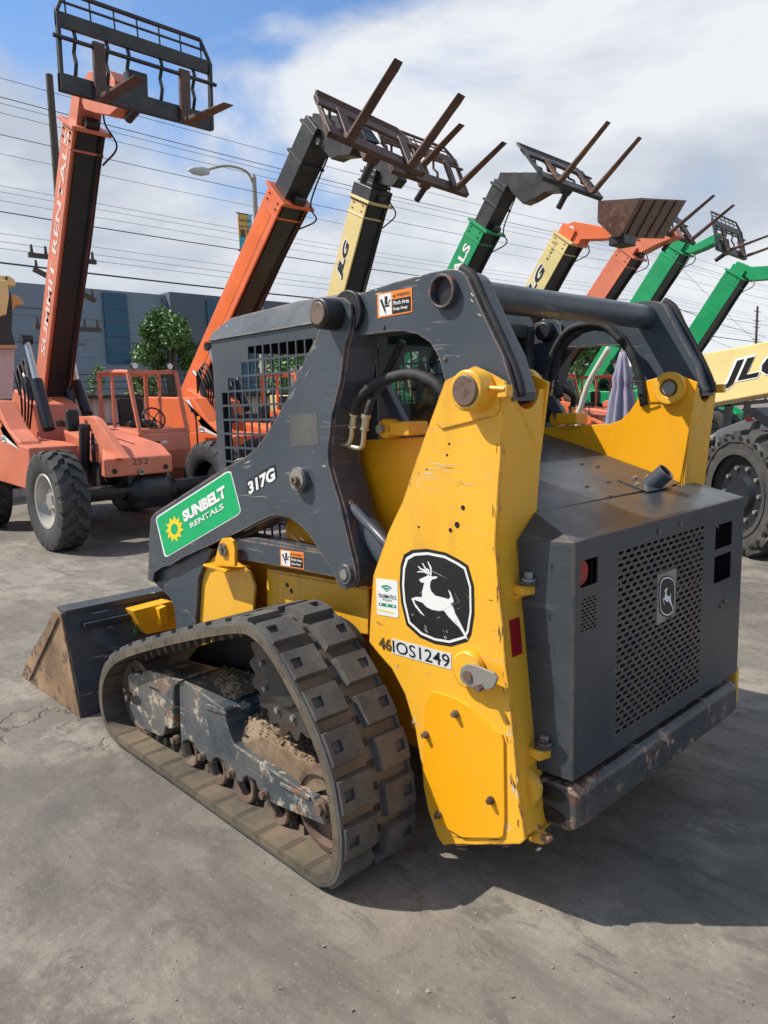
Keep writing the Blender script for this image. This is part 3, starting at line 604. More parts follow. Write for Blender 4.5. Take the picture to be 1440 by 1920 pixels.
# lower control link
both([(437, 1009), (460, 1013), (603, 1037), (640, 1060), (650, 1080), (632, 1083), (443, 1047)], AY - .016, .012, 'lower_link', M_gry, bevel=.002)
MBboth(lambda m: m.prism(px_poly([(437, 1009), (603, 1037), (603, 1032), (480, 1008)], AY - .02), (0, -.07, 0)), 'lower_link_top', M_gry, bevel=.001)
both([(401, 1058), (410, 1020), (416, 1010), (428, 1008), (436, 1014), (440, 1030), (440, 1062)], AY + .03, .016, 'link_bracket', M_yelc, bevel=.003)
MBboth(lambda m: m.box(at(425, 1061, AY - .03), (.20, .13, .012)), 'bracket_base', M_yelc, bevel=.003)
q = at(420, 1030, AY + .03)
MBboth(lambda m: (m.cyl(q, q + Vector((0, .012, 0)), .030, 24), m.cyl(q + Vector((0, .01, 0)), q + Vector((0, .022, 0)), .014, 6)), 'bracket_pin', M_dull, bevel=.001)
both([(250, 1000)] * 0 + [(366, 1160), (385, 1060), (405, 1040), (440, 1048), (455, 1062), (470, 1075), (478, 1100), (474, 1150), (440, 1215), (372, 1215)], -1.80, .012, 'front_side_plate', M_yel, bevel=.002)
# lift cylinder
ca, cb = at(603, 862, -1.845), at(882, 1267, -1.845)
cdv = (cb - ca).normalized()
MBboth(lambda m: m.cyl(ca + cdv * .18, cb, .047, 30), 'lift_cylinder', M_gry, smooth=True, auto=40)
MBboth(lambda m: m.cyl(ca - cdv * .1, ca + cdv * .2, .024, 20), 'cylinder_rod', M_steel, smooth=True, auto=40)
def cyl_line(m):
    a = at(640, 922, -1.79); b = at(660, 950, -1.79); c = at(735, 1030, -1.79)
    m.tube([b, c, at(790, 1100, -1.79)], .017, 12)
MBboth(cyl_line, 'cylinder_feed_tube', M_gry, smooth=True)
def fit(m): a = at(632, 908, -1.79); b = at(658, 948, -1.79); m.cyl(a, a.lerp(b, .45), .012, 14); m.cyl(a.lerp(b, .5), b, .016, 6); m.cyl(a.lerp(b, .4), a.lerp(b, .52), .008, 12)
MBboth(fit, 'cylinder_fitting', M_brass)

# ---- hoses
def hz(m):
    m.tube(catmull([at(a, b, y) for a, b, y in ((664, 775, -1.80), (672, 750, -1.80), (700, 722, -1.81), (740, 706, -1.82), (780, 703, -1.83), (820, 722, -1.83), (850, 760, -1.84))], 6), .019, 10, lambda u: 1 + .05 * math.sin(u * 60))
m_ = MB(); hz(m_); m_.build('hydraulic_hose', M_hose, LD, smooth=True)
MBboth(lambda m: m.tube(catmull([at(a, b, y) for a, b, y in ((688, 780, -1.80), (698, 748, -1.82), (716, 715, -1.92), (735, 680, -1.93), (755, 640, -1.93))], 6), .014, 9), 'return_hose', M_hose, smooth=True)
def fits(m):
    for u, v, du in ((661, 798, -2), (684, 803, -2)):
        a = at(u + 3, v - 26, -1.80); b = at(u, v, -1.80); c = at(u - 2, v + 14, -1.80)
        m.cyl(a, b, .014, 6); m.cyl(b, b.lerp(c, .25), .018, 8); m.cyl(a, a.lerp(b, .3), .018, 14)
MBboth(fits, 'hose_fitting', M_brass, bevel=.0015)
def elb(m):
    for u, v, e in ((660, 812, 0), (683, 815, 9)):
        m.tube(catmull([at(u, v - 14, -1.80), at(u - 1, v + 6, -1.80), at(u - 8 + e * .3, v + 21 + e * .4, -1.80), at(u - 24, v + 20 + e * .3, -1.80), at(u - 44, v + 12 + e * .5, -1.81)], 6), .0095, 10)
MBboth(elb, 'steel_elbow', M_brass, smooth=True)
# hose loops on the inner face of the right arm (mirrored on the left)
RY = 2 * YC - (LY - .18)
def loopr(pts, r_, y=RY, w_=0): return MB().tube(catmull([atY(a, b, y) for a, b in pts], 7), r_, 11, (lambda u: 1 + w_ * math.sin(u * 75)))
loopr([(1050, 745), (1040, 705), (1052, 655), (1085, 622), (1120, 612), (1150, 622), (1180, 655), (1200, 710), (1208, 760)], .019, RY, .08).build('hydraulic_hose', M_hose, LD, smooth=True)
loopr([(1026, 730), (1025, 700), (1040, 655), (1065, 620), (1100, 608), (1135, 612), (1165, 640)], .016, RY + .02, 0).build('hydraulic_hose', M_hose, LD, smooth=True)
f1 = MB()
for (u, v, u2, v2) in ((1041, 712, 1034, 742), (1020, 705, 1016, 722)):
    a, b = atY(u, v, RY), atY(u2, v2, RY); f1.cyl(a, a.lerp(b, .45), .022, 6); f1.cyl(a.lerp(b, .45), b, .016, 12)
f1.build('hose_fitting', M_brass, LD, bevel=.002)
MB().tube(catmull([atY(a, b, RY - .02) for a, b in ((1038, 740), (1030, 765), (1024, 790))], 6), .017, 9).build('hydraulic_hose', M_hose, LD, smooth=True)
MB().tube(catmull([atY(a, b, RY + .05) for a, b in ((1208, 716), (1185, 717), (1176, 723), (1188, 728), (1205, 722))], 6), .003, 6).build('cable_tie', M_hose, LD, smooth=True)
MB().tube(catmull([atY(a, b, LY - .2) for a, b in ((925, 608), (948, 618), (962, 640), (958, 665), (940, 672))], 6), .009, 8).tube(catmull([atY(a, b, LY - .18) for a, b in ((928, 620), (940, 650), (968, 690), (975, 720))], 6), .014, 8).build('hydraulic_hose', M_hose, LD, smooth=True)

# ---- engine cover, rear door, grille, bumper
XD = 1.145; DZT, DZB = 1.208, .475; DYL, DYR = -1.845, 2 * YC + 1.845
sx, sz = 1.345, 1.262                              # seam between door and cover
def mesh_panel(m, x, y0, y1, z0, z1, hy, hz_, fy, fz, stagger=True, skip=None, sq=False):
    """plate in the plane x with real slotted holes (hexagonal slots in staggered rows)"""
    ny = max(1, round(abs(y1 - y0) / hy)); nz_ = max(1, round(abs(z1 - z0) / hz_)); cy = (y1 - y0) / ny; cz = (z1 - z0) / nz_
    for j in range(nz_):
        off = .5 if (stagger and j % 2) else 0
        cells = [(i, i + 1) for i in range(ny)] if not off else [(0, .5)] + [(i + .5, i + 1.5) for i in range(ny - 1)] + [(ny - .5, ny)]
        for a, b in cells:
            ya, yb = y0 + a * cy, y0 + b * cy; za, zb = z0 + j * cz, z0 + (j + 1) * cz
            if skip and skip((ya + yb) / 2, (za + zb) / 2): m.add([(x, ya, za), (x, yb, za), (x, yb, zb), (x, ya, zb)], [(0, 1, 2, 3)]); continue
            my = (yb - ya) * .5 - cy * (1 - fy) / 2; mz = cz * fz / 2; yc_, zc_ = (ya + yb) / 2, (za + zb) / 2; s_ = cy * .13
            if abs(my) < abs(s_): s_ = my * .5
            if sq: s_ = 0
            hex_ = [(yc_ - my, zc_), (yc_ - my + s_, zc_ - mz), (yc_ + my - s_, zc_ - mz), (yc_ + my, zc_), (yc_ + my - s_, zc_ + mz), (yc_ - my + s_, zc_ + mz)]
            vv = [(x, ya, za), (x, yb, za), (x, yb, zb), (x, ya, zb), (x, ya, zc_), (x, yb, zc_)] + [(x, p, q_) for p, q_ in hex_]
            m.add(vv, [(0, 7, 6, 4), (0, 1, 8, 7), (1, 5, 9, 8), (5, 2, 10, 9), (2, 3, 11, 10), (3, 4, 6, 11)])
GY0, GY1, GZ0, GZ1 = -2.088, -2.728, .535, 1.147
LG = (-2.36, -2.50, .845, 1.02)
door = MB()
mesh_panel(door, XD, GY0, GY1, GZ0, GZ1, .047, .0196, .78, .56, skip=lambda y, z: LG[1] < y < LG[0] and LG[2] < z < LG[3])
mesh_panel(door, XD, -1.876, -1.972, .93, 1.035, .024, .0105, .78, .6)
def rect(y0, y1, z0, z1): door.add([(XD, y0, z0), (XD, y1, z0), (XD, y1, z1), (XD, y0, z1)], [(0, 1, 2, 3)])
rect(GY0, GY1, DZB, GZ0); rect(GY0, GY1, GZ1, DZT)
# left column with lamp window and small vent
rect(DYL, -1.876, DZB, DZT); rect(-1.972, GY0, DZB, DZT); rect(-1.876, -1.972, DZB, .93); rect(-1.876, -1.972, 1.035, 1.068); rect(-1.876, -1.972, 1.150, DZT)
# right column with two windows
rect(GY1, -2.825, DZB, DZT); rect(-2.985, DYR, DZB, DZT)
rect(-2.825, -2.985, DZB, .90); rect(-2.825, -2.985, 1.006, 1.033); rect(-2.825, -2.985, 1.128, DZT)
dr = door.build('rear_door', M_grd, LD, solid=.004)
top = MB()
# chamfered side and top skin of the door
sl_ = .05
top.prism([Vector((XD + .002, DYL, DZB)), Vector((XD + .002, DYL, DZT)), Vector((1.30, DYL, 1.20)), Vector((1.345, DYL, 1.19)), Vector((1.30, DYL, .47))], (0, -.006, 0))
top.prism([mir(v) for v in [Vector((XD + .002, DYL, DZB)), Vector((XD + .002, DYL, DZT)), Vector((1.345, DYL, 1.19)), Vector((1.30, DYL, .47))]], (0, .006, 0))
tl = Vector((1.345, DYL, 1.19)); tm = Vector((1.345, DYL - .09, 1.268)); bl = Vector((XD, DYL, DZT)); 
tr_ = Vector((1.345, DYR, 1.255))
top.add([bl, tl, tm], [(0, 1, 2)]); top.add([bl, tm, tr_, Vector((XD, DYR, DZT))], [(0, 1, 2, 3)])
top.build('door_top', M_grd, LD, bevel=.003, solid=.004)
cover = MB(); cy0, cy1 = IY - .02, 2 * YC - IY + .02
pf = [(1.352, 1.268), (1.86, 1.42), (2.05, 1.47)]
for (xa, za), (xb, zb) in zip(pf, pf[1:]): cover.prism([Vector((xa, cy0, za)), Vector((xa, cy1, za)), Vector((xb, cy1, zb)), Vector((xb, cy0, zb))], (0, 0, -.006))
cover.build('engine_cover', M_grd, LD, bevel=.002)
for (u, v) in ((1100, 912), (1140, 903), (1143, 930), (1120, 875), (1090, 870), (1060, 845)):
    y_ = 0; r_ = ray(u, v); 
    # intersection with the sloping cover
    nrm = Vector((-.1520, 0, .508)).normalized(); p0_ = Vector((1.352, -2.4, 1.268)); t_ = (p0_ - EYE).dot(nrm) / r_.dot(nrm); q = EYE + r_ * t_
    MB().cyl(q, q + nrm * .006, .009, 8).build('cover_bolt', M_rust, LD)
# exhaust outlet
q = EYE + ray(1213, 908) * ((Vector((1.352, -2.4, 1.268)) - EYE).dot(Vector((-.1520, 0, .508))) / ray(1213, 908).dot(Vector((-.1520, 0, .508))))
ex = q + Vector((0, 0, -.02)); ed = Vector((-.62, -.10, .62)).normalized()
exo = MB(); exo.cyl(ex - ed * .03, ex + ed * .105, .036, 32, hole=.032)
eo = exo.build('exhaust_outlet', M_gry, LD, smooth=True, auto=40)
nq = Vector((-.1520, 0, .508)).normalized(); tx = Vector((0, 1, 0)); ty = nq.cross(tx).normalized()
MB().prism([q + tx * .11 + ty * .06, q + tx * .11 - ty * .07, q - tx * .10 - ty * .07, q - tx * .10 + ty * .06], nq * .005).build('exhaust_flange', M_grd, LD, bevel=.002)
for a_, b_ in ((.085, .0), (.0, -.055), (-.085, -.045)): c_ = q + tx * a_ + ty * b_; MB().cyl(c_, c_ + nq * .014, .009, 8).build('flange_bolt', M_steel, LD)
# dark engine bay behind the grille
MB().box((1.55, YC, .80), (.5, 1.04, .72)).build('engine_bay', M_blk, LD)
rad = MB(); 
for i in range(30): rad.box((1.285, -1.98 - i * .031, .84), (.01, .006, .66))
rad.build('radiator_fin', flat('radiator_dust', (.05, .04, .032), .8, var=.3), LD)
MB().cyl((1.185, -1.895, 1.110), (1.152, -1.895, 1.110), .040, 24).build('tail_lamp', M_red, LD, bevel=.004, smooth=True, auto=40)
MB().box((1.21, -1.93, 1.11), (.03, .10, .09)).build('lamp_housing', M_blk, LD)
for y_, z_ in ((-2.36, 1.172), (-2.52, 1.177), (-2.90, .80), (-2.935, .81)): MB().cyl((XD - .001, y_, z_), (XD - .008, y_, z_), .010, 10).build('door_rivet', M_rust, LD)
# bumper
by0, by1 = DYL - .005, 2 * YC - DYL + .005
M_bump = paint('bumper_paint', (.040, .045, .052), .36, dust=.22, chip=.95, edge=1, spots=.535, scratch=.2, chipcol=(.13, .06, .035), chip2=(.36, .25, .17))
bp = [(1.345, .445), (1.155, .440), (1.13, .425), (1.128, .318), (1.15, .298), (1.345, .285)]
MB().prism([Vector((x, by0 - .055, z)) for x, z in bp], (0, by1 - by0 + .11, 0)).build('bumper', M_bump, LD, bevel=.008)
# rounded bumper ends with pockets
def bend(m): m.prism([Vector((1.345, by0, .445)), Vector((1.33, by0, .285)), Vector((1.16, by0, .300)), Vector((1.13, by0 - .01, .32)), Vector((1.132, by0 - .01, .425)), Vector((1.16, by0, .442))], (0, -.053, 0))
be = MBboth(bend, 'bumper_end', M_bump, bevel=.01)
def pockets(m):
    for z in (.40, .33): m.lathe((1.245, by0 + .001, z), (0, 1, 0), [(.0, 0.0), (.033, 0.0)], 20)
pk = MB()
for z in (.402, .333):
    ring = [Vector((1.235 + .062 * math.cos(t * math.pi / 10), by0 + .0015, z + .022 * math.sin(t * math.pi / 10))) for t in range(20)]; pk.prism(ring, (0, -.001, 0))
pk.build('bumper_pocket', M_blk, LD)
MB().box((1.185, DYR - .045, .40), (.06, .03, .16)).build('door_latch', M_yel, LD, bevel=.006)

# ---- decals
def dpoly(pts, y, name, mat, parent=None, th=.001): return MB().prism(px_poly(pts, y), (0, -th, 0)).build(name, mat, parent or LD)
def quad_map(corners, y):                          # unit square (u right, v up) -> surface, via 4 pixel corners tl,tr,br,bl
    tl_, tr2, br, bl_ = [atY(a, b, y) for a, b in corners]
    return lambda u, v: bl_.lerp(br, u).lerp(tl_.lerp(tr2, u), v)
def rounded(f, r_=.06, asp=1.0):
    o = []
    for cx_, cy_, a0 in ((1 - r_ / asp, 1 - r_, 0), (r_ / asp, 1 - r_, 90), (r_ / asp, r_, 180), (1 - r_ / asp, r_, 270)):
        for k in range(5): a = R(a0 + k * 22.5); o.append(f(cx_ + r_ / asp * math.cos(a), cy_ + r_ * math.sin(a)))
    return o
gs = quad_map(((291, 970), (432, 880), (453, 962), (309, 1047)), AY + .0015)
sg = MB().prism(rounded(gs, .09, 1.8), (0, -.001, 0)).build('rental_sticker', M_white, LD)
gs2 = quad_map(((293, 972), (431, 883), (451, 961), (311, 1044)), AY + .0022); MB().prism(rounded(gs2, .08, 1.8), (0, -.0005, 0)).build('sticker_field', M_green, sg)
f = quad_map(((291, 970), (432, 880), (453, 962), (309, 1047)), AY + .003)
sun_ = []
cu, cvv = .215, .50
for i in range(22):
    a = 2 * math.pi * i / 22; rr = 1.0 if i % 2 == 0 else .66; a2 = a + (.14 if i % 2 == 0 else 0)
    sun_.append(f(cu + .125 * rr * math.cos(a2), cvv + .30 * rr * math.sin(a2)))
MB().prism(sun_, (0, -.0004, 0)).build('sun_emblem', M_sunv, sg)
ORG0 = LOADER
MB().prism([f(cu + .048 * math.cos(i * .42), cvv + .125 * math.sin(i * .42)) + Vector((0, .0006, 0)) for i in range(15)], (0, -.0003, 0)).build('sun_centre', M_green, sg)
text('lettering', 'SUNBELT', f(.36, .50), f(.90, .50), f(.36, .9) - f(.36, .5), (f(.36, .76) - f(.36, .50)).length, M_white, sg, .0012, .06)
text('lettering', 'RENTALS', f(.42, .30), f(.84, .30), f(.36, .9) - f(.36, .5), (f(.36, .42) - f(.36, .30)).length, M_white, sg, .0012, .02)
a_, b_ = at(468, 928, AY + .001), at(520, 898, AY + .001)
upv = at(462, 895, AY) - at(468, 928, AY)
text('model_number', '317G', a_ + (a_ - b_) * .05, b_ + (b_ - a_) * .05, upv, .062, M_black, LD, .001, .10, .18)
text('model_number', '317G', a_, b_, upv, .052, M_white, LD, .002, .045, .18)
def warning(c, y):
    fo = quad_map(c, y); o = MB().prism([fo(0, 0), fo(1, 0), fo(1, 1), fo(0, 1)], (0, -.001, 0)).build('warning_sticker', M_orv, LD)
    ft = quad_map(c, y + .0008)
    MB().prism([ft(.05, .06), ft(.42, .06), ft(.42, .94), ft(.05, .94)], (0, -.0004, 0)).build('sticker_pictogram', M_white, o)
    MB().prism([ft(.44, .07), ft(.96, .07), ft(.96, .66), ft(.44, .66)], (0, -.0004, 0)).build('sticker_text_field', M_black, o)
    fu = quad_map(c, y + .0014)
    MB().prism([fu(.08, .72), fu(.14, .76), fu(.24, .30), fu(.26, .10), fu(.20, .25)], (0, -.0004, 0)).prism([fu(.22, .40), fu(.36, .40), fu(.36, .48), fu(.22, .48)], (0, -.0004, 0)).prism([fu(.22, .5), fu(.30, .5), fu(.30, .84), fu(.22, .84)], (0, -.0004, 0)).prism([fu(.33, .5), fu(.40, .66), fu(.38, .70), fu(.31, .54)], (0, -.0004, 0)).build('pictogram_figure', M_black, o)
    up2 = ft(0, 1) - ft(0, 0)
    text('warning_words', 'WARNING', ft(.56, .74), ft(.94, .74), up2, up2.length * .14, M_black, o, .001, .01)
    text('warning_words', 'Pinch Area', ft(.48, .42), ft(.92, .42), up2, up2.length * .16, M_white, o, .001, .02)
    text('warning_words', 'Keep Away', ft(.48, .16), ft(.88, .16), up2, up2.length * .16, M_white, o, .001, .02)
    MB().prism([ft(.46, .74), ft(.54, .75), ft(.50, .88)], (0, -.0002, 0)).build('warning_triangle', M_black, o)
warning(((707, 551), (772, 539), (773, 585), (708, 597)), LY + .0016)
warning(((525, 1030), (569, 1036), (570, 1068), (526, 1061)), AY - .0145)
MB().prism([at(a, b, AY + .001) for a, b in ((541, 777), (594, 775), (598, 834), (545, 838))], (0, -.0006, 0)).build('faded_patch', paint('faded_patch', (.055, .060, .064), .6, dust=.3), LD)
# telematics sticker
tf = quad_map(((705, 1084), (745, 1089), (747, 1159), (707, 1152)), TY + .0015)
tsn = MB().prism(rounded(tf, .06, .6), (0, -.001, 0)).build('telematics_sticker', M_white, LD)
tg = quad_map(((705, 1084), (745, 1089), (747, 1159), (707, 1152)), TY + .0025)
for rr in (.34, .22, .10):
    arc = [tg(.48 + rr * math.cos(R(a)) * .95, .66 + rr * .55 * math.sin(R(a))) for a in range(40, 141, 10)] + [tg(.48 + (rr - .07) * math.cos(R(a)) * .95, .66 + (rr - .07) * .55 * math.sin(R(a))) for a in range(140, 39, -10)]
    MB().prism(arc, (0, -.0004, 0)).build('signal_symbol', M_dgreen, tsn)
upt = tg(0, 1) - tg(0, 0)
text('sticker_words', 'TELEMATICS', tg(.08, .49), tg(.92, .49), upt, upt.length * .10, M_black, tsn, .0005, .01)
text('sticker_words', 'ENABLED', tg(.28, .42), tg(.72, .42), upt, upt.length * .045, M_black, tsn, .0005)
MB().prism([tg(.1, .26), tg(.9, .26), tg(.9, .34), tg(.1, .34)], (0, -.0004, 0)).build('sticker_bar', M_dgreen, tsn)
for u_ in (.2, .5, .8): MB().prism([tg(u_ + .045 * math.cos(a * .7), .30 + .028 * math.sin(a * .7)) + Vector((0, .0006, 0)) for a in range(9)], (0, -.0003, 0)).build('sticker_icon', M_white, tsn)
MB().prism([tg(.06, .125), tg(.76, .10), tg(.76, .135), tg(.06, .16)], (0, -.0004, 0)).build('sticker_bar', M_sunv, tsn)
# fleet number
nf = quad_map(((735, 1197), (846, 1226), (846, 1256), (735, 1225)), TY + .0015)
nst = MB().prism([nf(0, 0), nf(1, 0), nf(1, 1), nf(0, 1)], (0, -.001, 0)).build('number_sticker', flat('number_sticker_white', (.62, .63, .60), .5, var=.12, vs_=40), LD)
nu = nf(0, 1) - nf(0, 0)
text('fleet_number', 'IOS1249', nf(.02, .10), nf(.98, .10), nu, nu.length * .80, M_black, nst, .001, .004)
ol = quad_map(((711, 1188), (735, 1194), (735, 1225), (711, 1219)), TY + .001); text('old_number', '46', ol(0, .1), ol(1, .1), nu, nu.length * .82, flat('worn_black_print', (.09, .055, .02), .6, var=.5, vs_=60), LD, .0008, .03)
# leaping deer emblem (shield, field, stag)
def shield(px, y): return [atY(a, b, y) for a, b in px]
SH = [(751, 1060), (757, 1040), (772, 1031), (800, 1029), (835, 1036), (862, 1050), (877, 1060), (888, 1098), (889, 1150), (883, 1190), (876, 1203), (845, 1212), (815, 1207), (787, 1195), (762, 1172), (752, 1130), (749, 1095)]
ctr = (818, 1120)
def shr(s_): return [(ctr[0] + (a - ctr[0]) * s_, ctr[1] + (b - ctr[1]) * s_) for a, b in SH]
def smooth2(pts, n=4):
    q = catmull([Vector((a, b, 0)) for a, b in pts + [pts[0]]], n)[:-1]; return [(v.x, v.y) for v in q]
em = dpoly(SH, TY + .0015, 'deer_emblem', M_black)
dpoly(shr(.93), TY + .0022, 'emblem_border', M_white, em, .0005); dpoly(shr(.875), TY + .0029, 'emblem_field', M_black, em, .0005)
o3 = lambda pts: [(680 + a * .3021, 660 + b * .3021) for a, b in pts]
stag = o3([(350, 1412), (372, 1402), (395, 1392), (412, 1378), (430, 1394), (462, 1392), (460, 1404), (430, 1412), (420, 1430), (417, 1455), (425, 1485), (450, 1512), (500, 1525), (535, 1535), (545, 1518), (530, 1475), (545, 1490), (565, 1545), (562, 1556), (545, 1560), (562, 1585), (575, 1625), (600, 1670), (630, 1730), (655, 1790), (640, 1775),
           (600, 1710), (560, 1672), (530, 1640), (505, 1606), (470, 1606), (430, 1600), (395, 1582), (370, 1555), (340, 1545), (318, 1535), (325, 1560), (355, 1600), (385, 1640), (360, 1622), (325, 1580), (302, 1530), (330, 1520), (368, 1522), (368, 1490), (378, 1450), (382, 1432), (362, 1430)])
dpoly(stag, TY + .0036, 'emblem_stag', M_white, em, .0005)
for br_ in ([(412, 1392), (406, 1360), (385, 1345), (368, 1310), (373, 1309), (392, 1340), (412, 1352), (420, 1385)], [(418, 1385), (420, 1350), (402, 1300), (407, 1300), (428, 1340), (428, 1370), (426, 1390)], [(410, 1378), (390, 1362), (360, 1352), (340, 1330), (345, 1329), (365, 1344), (400, 1354)], [(408, 1382), (380, 1368), (336, 1367), (345, 1360), (385, 1360), (410, 1372)]):
    dpoly(o3(br_), TY + .0036, 'emblem_antler', M_white, em, .0005)
# the same emblem on the rear grille
gx = XD - .004
def gpt(u, v): return Vector((gx, LG[0] + (LG[1] - LG[0]) * u, LG[2] + (LG[3] - LG[2]) * v))
def norm_shape(pts):                               # side-emblem pixels -> unit box
    xs = [p[0] for p in SH]; ys = [p[1] for p in SH]; return [((a - min(xs)) / (max(xs) - min(xs)), 1 - (b - min(ys)) / (max(ys) - min(ys))) for a, b in pts]
MB().box(gpt(.5, .5) + Vector((.002, 0, 0)), (.002, .14, .175)).build('emblem_plate', M_dull, dr)
def gp(pts, s_, dx, mat, nm):
    return MB().prism([gpt(.5 + (a - .5) * s_, .5 + (b - .5) * s_) + Vector((dx, 0, 0)) for a, b in norm_shape(pts)], (.0004, 0, 0)).build(nm, mat, dr)
gp(SH, .88, -.001, M_black, 'deer_emblem'); gp(SH, .82, -.0016, M_white, 'emblem_border'); gp(SH, .76, -.0022, M_black, 'emblem_field'); gp(stag, .8, -.003, M_white, 'emblem_stag')

# ---- scraped and rusted marks that sit on the paint
def scrapes(name, mat, items, y, seed):
    r = random.Random(seed); m = MB()
    for (u, v, L, th, ang, n_) in items:
        for k in range(n_):
            a = R(ang + r.uniform(-9, 9)); x0, y0 = u + r.uniform(-1, 1) * L * .35, v + r.uniform(-1, 1) * th * n_ * .9; l_ = L * r.uniform(.25, 1); t_ = th * r.uniform(.25, 1)
            N_ = 7; topp, bot = [], []
            for i in range(N_):
                q = i / (N_ - 1); w_ = t_ * math.sin(math.pi * min(.97, max(.03, q))) * r.uniform(.35, 1.2); cx_, cy_ = x0 + math.cos(a) * l_ * (q - .5), y0 + math.sin(a) * l_ * (q - .5)
                topp.append((cx_ + math.sin(a) * w_ / 2, cy_ - math.cos(a) * w_ / 2)); bot.append((cx_ - math.sin(a) * w_ / 2, cy_ + math.cos(a) * w_ / 2))
            m.prism([atY(p, q, y) for p, q in topp + bot[::-1]], (0, -.0003, 0))
    return m.build(name, mat, LD)
M_scrp = flat('scraped_primer', (.62, .56, .46), .7, var=.2, vs_=60); M_rst = flat('rust_mark', (.13, .055, .03), .8, var=.4, vs_=50)
scrapes('scraped_paint', M_scrp, [(835, 874, 70, 1.8, 3, 4), (797, 885, 22, 3, 2, 3), (842, 884, 34, 1.5, 3, 2), (786, 903, 14, 3, 30, 3), (885, 908, 50, 1.2, 6, 2), (915, 888, 10, 3, 15, 2), (742, 1246, 12, 3, -50, 3), (800, 1262, 14, 1.2, -40, 2), (955, 1380, 16, 4, 84, 5), (962, 1480, 26, 4, 80, 6), (945, 1556, 24, 3, 20, 5), (776, 1352, 12, 3, 75, 3), (900, 1278, 10, 1.4, 20, 2), (905, 1040, 9, 1.4, -30, 1)], TY + .0006, 3)
scrapes('rust_marks', M_rst, [(838, 876, 24, .9, 2, 2), (938, 850, 26, 2.2, 93, 5), (930, 960, 26, 2.2, 91, 5), (929, 1040, 26, 2.4, 88, 6), (935, 1110, 24, 2.4, 84, 6), (943, 1190, 26, 2.6, 86, 6), (951, 1280, 26, 3, 83, 7), (959, 1370, 26, 3.4, 82, 7), (967, 1460, 26, 3.4, 80, 7), (974, 1530, 22, 3.6, 80, 6), (870, 1577, 50, 2.4, 0, 7), (935, 1574, 40, 2.4, 0, 7), (785, 890, 8, 2, 60, 2), (868, 1122, 9, 1.6, 12, 1), (893, 1123, 24, 1.6, 10, 1), (922, 1126, 11, 1.8, 5, 1), (926, 1181, 14, 1.4, 0, 1), (905, 1358, 22, 1.6, 42, 2), (712, 1168, 16, 1.2, 30, 3), (777, 1360, 10, 2.6, 78, 2), (771, 908, 9, 1.6, 65, 2)], TY + .0010, 5)
scrapes('scraped_paint', M_scrp, [(592, 650, 34, 1.8, -62, 3), (564, 702, 40, 2, -60, 4), (548, 740, 30, 1.5, -60, 2), (455, 868, 30, 2.4, -20, 4), (425, 888, 26, 1.8, -30, 3), (545, 790, 14, 1.1, 5, 2), (608, 876, 12, 3, -5, 2), (470, 930, 50, .7, -10, 2), (560, 1010, 36, .7, 40, 2), (600, 960, 40, .7, -30, 2)], AY + .0006, 9)
scrapes('scraped_paint', M_scrp, [(800, 618, 30, .9, -8, 2), (850, 668, 30, 1, -8, 2), (898, 592, 12, 3, 65, 3), (884, 556, 10, 3, 60, 3), (708, 546, 14, 3, -18, 2), (785, 522, 18, 2.2, -15, 2)], LY + .0008, 12)
scrapes('scraped_paint', M_scrp, [(790, 1110, 8, 1.6, 60, 2), (775, 1150, 8, 1.4, 80, 3), (800, 1180, 9, 1.6, 60, 4), (835, 1190, 9, 1.8, 75, 4), (855, 1165, 10, 1.4, 80, 3), (870, 1120, 40, .7, 60, 2), (810, 1075, 50, .6, 20, 2), (840, 1140, 60, .6, -30, 2), (822, 1160, 6, 2, 40, 2)], TY + .0044, 21)
# ---- cab
CY = -1.962; CYR = 2 * YC - CY
def cabside(y):
    m = MB(); X0, X1, Z0, Z1 = 2.27, 3.185, 1.025, 1.902
    mesh_panel(m, 0, X0, X1, Z0, Z1, .0612, .0652, .85, .85, stagger=False, sq=True, skip=lambda x, z: z > 1.655 + (3.18 - x) * .93)
    m.v = [Vector((v.y, y, v.z)) for v in m.v]
    for a, b, c, d in ((2.08, X0, .95, 1.955), (X1, 3.25, .95, 1.95), (X0, X1, .95, Z0), (X0, X1, Z1, 1.955)): m.add([(a, y, c), (b, y, c), (b, y, d), (a, y, d)], [(0, 1, 2, 3)])
    return m
CAB = cabside(CY).build('cab_side_screen', M_scr, LD, solid=.006); cabside(CYR).build('cab_side_screen', M_scr, LD, solid=.006)
rf = MB(); e_ = .045
prof = [(3.26, 1.945, 0), (3.25, 1.985, .02), (3.14, 2.045, .055), (2.6, 2.063, .055), (2.25, 2.058, .055), (2.10, 2.02, .03), (2.08, 1.955, 0)]
L_ = [Vector((x, CY + .012 - i, z)) for x, z, i in prof]; R_ = [Vector((x, CYR - .012 + i, z)) for x, z, i in prof]
o = len(rf.v); rf.v += L_ + R_; n = len(L_)
for i in range(n - 1): rf.f.append((i, i + 1, i + 1 + n, i + n))
L0 = [Vector((x, CY + .012, 1.947 + .008 * (3.26 - x))) for x, z, i in prof]; R0 = [Vector((v.x, CYR - .012, v.z)) for v in L0]
for LL, UU in ((L0, L_), (R0, R_)):
    k = len(rf.v); rf.v += LL + UU
    for i in range(n - 1): rf.f.append((k + i, k + i + 1, k + n + i + 1, k + n + i))
rf.build('cab_roof', M_gry, LD, bevel=.004, solid=.004)
cf = MB()
for y in (CY - .03, CYR + .03):
    cf.bar((2.10, y, 1.95), (2.14, y, 1.48), .05, .07, (1, 0, 0)); cf.bar((3.22, y, 1.94), (3.22, y, .9), .05, .05, (1, 0, 0))
[cf.bar((2.08, y, 1.925), (3.24, y, 1.925), .04, .035) for y in (CY - .03, CYR + .03)]
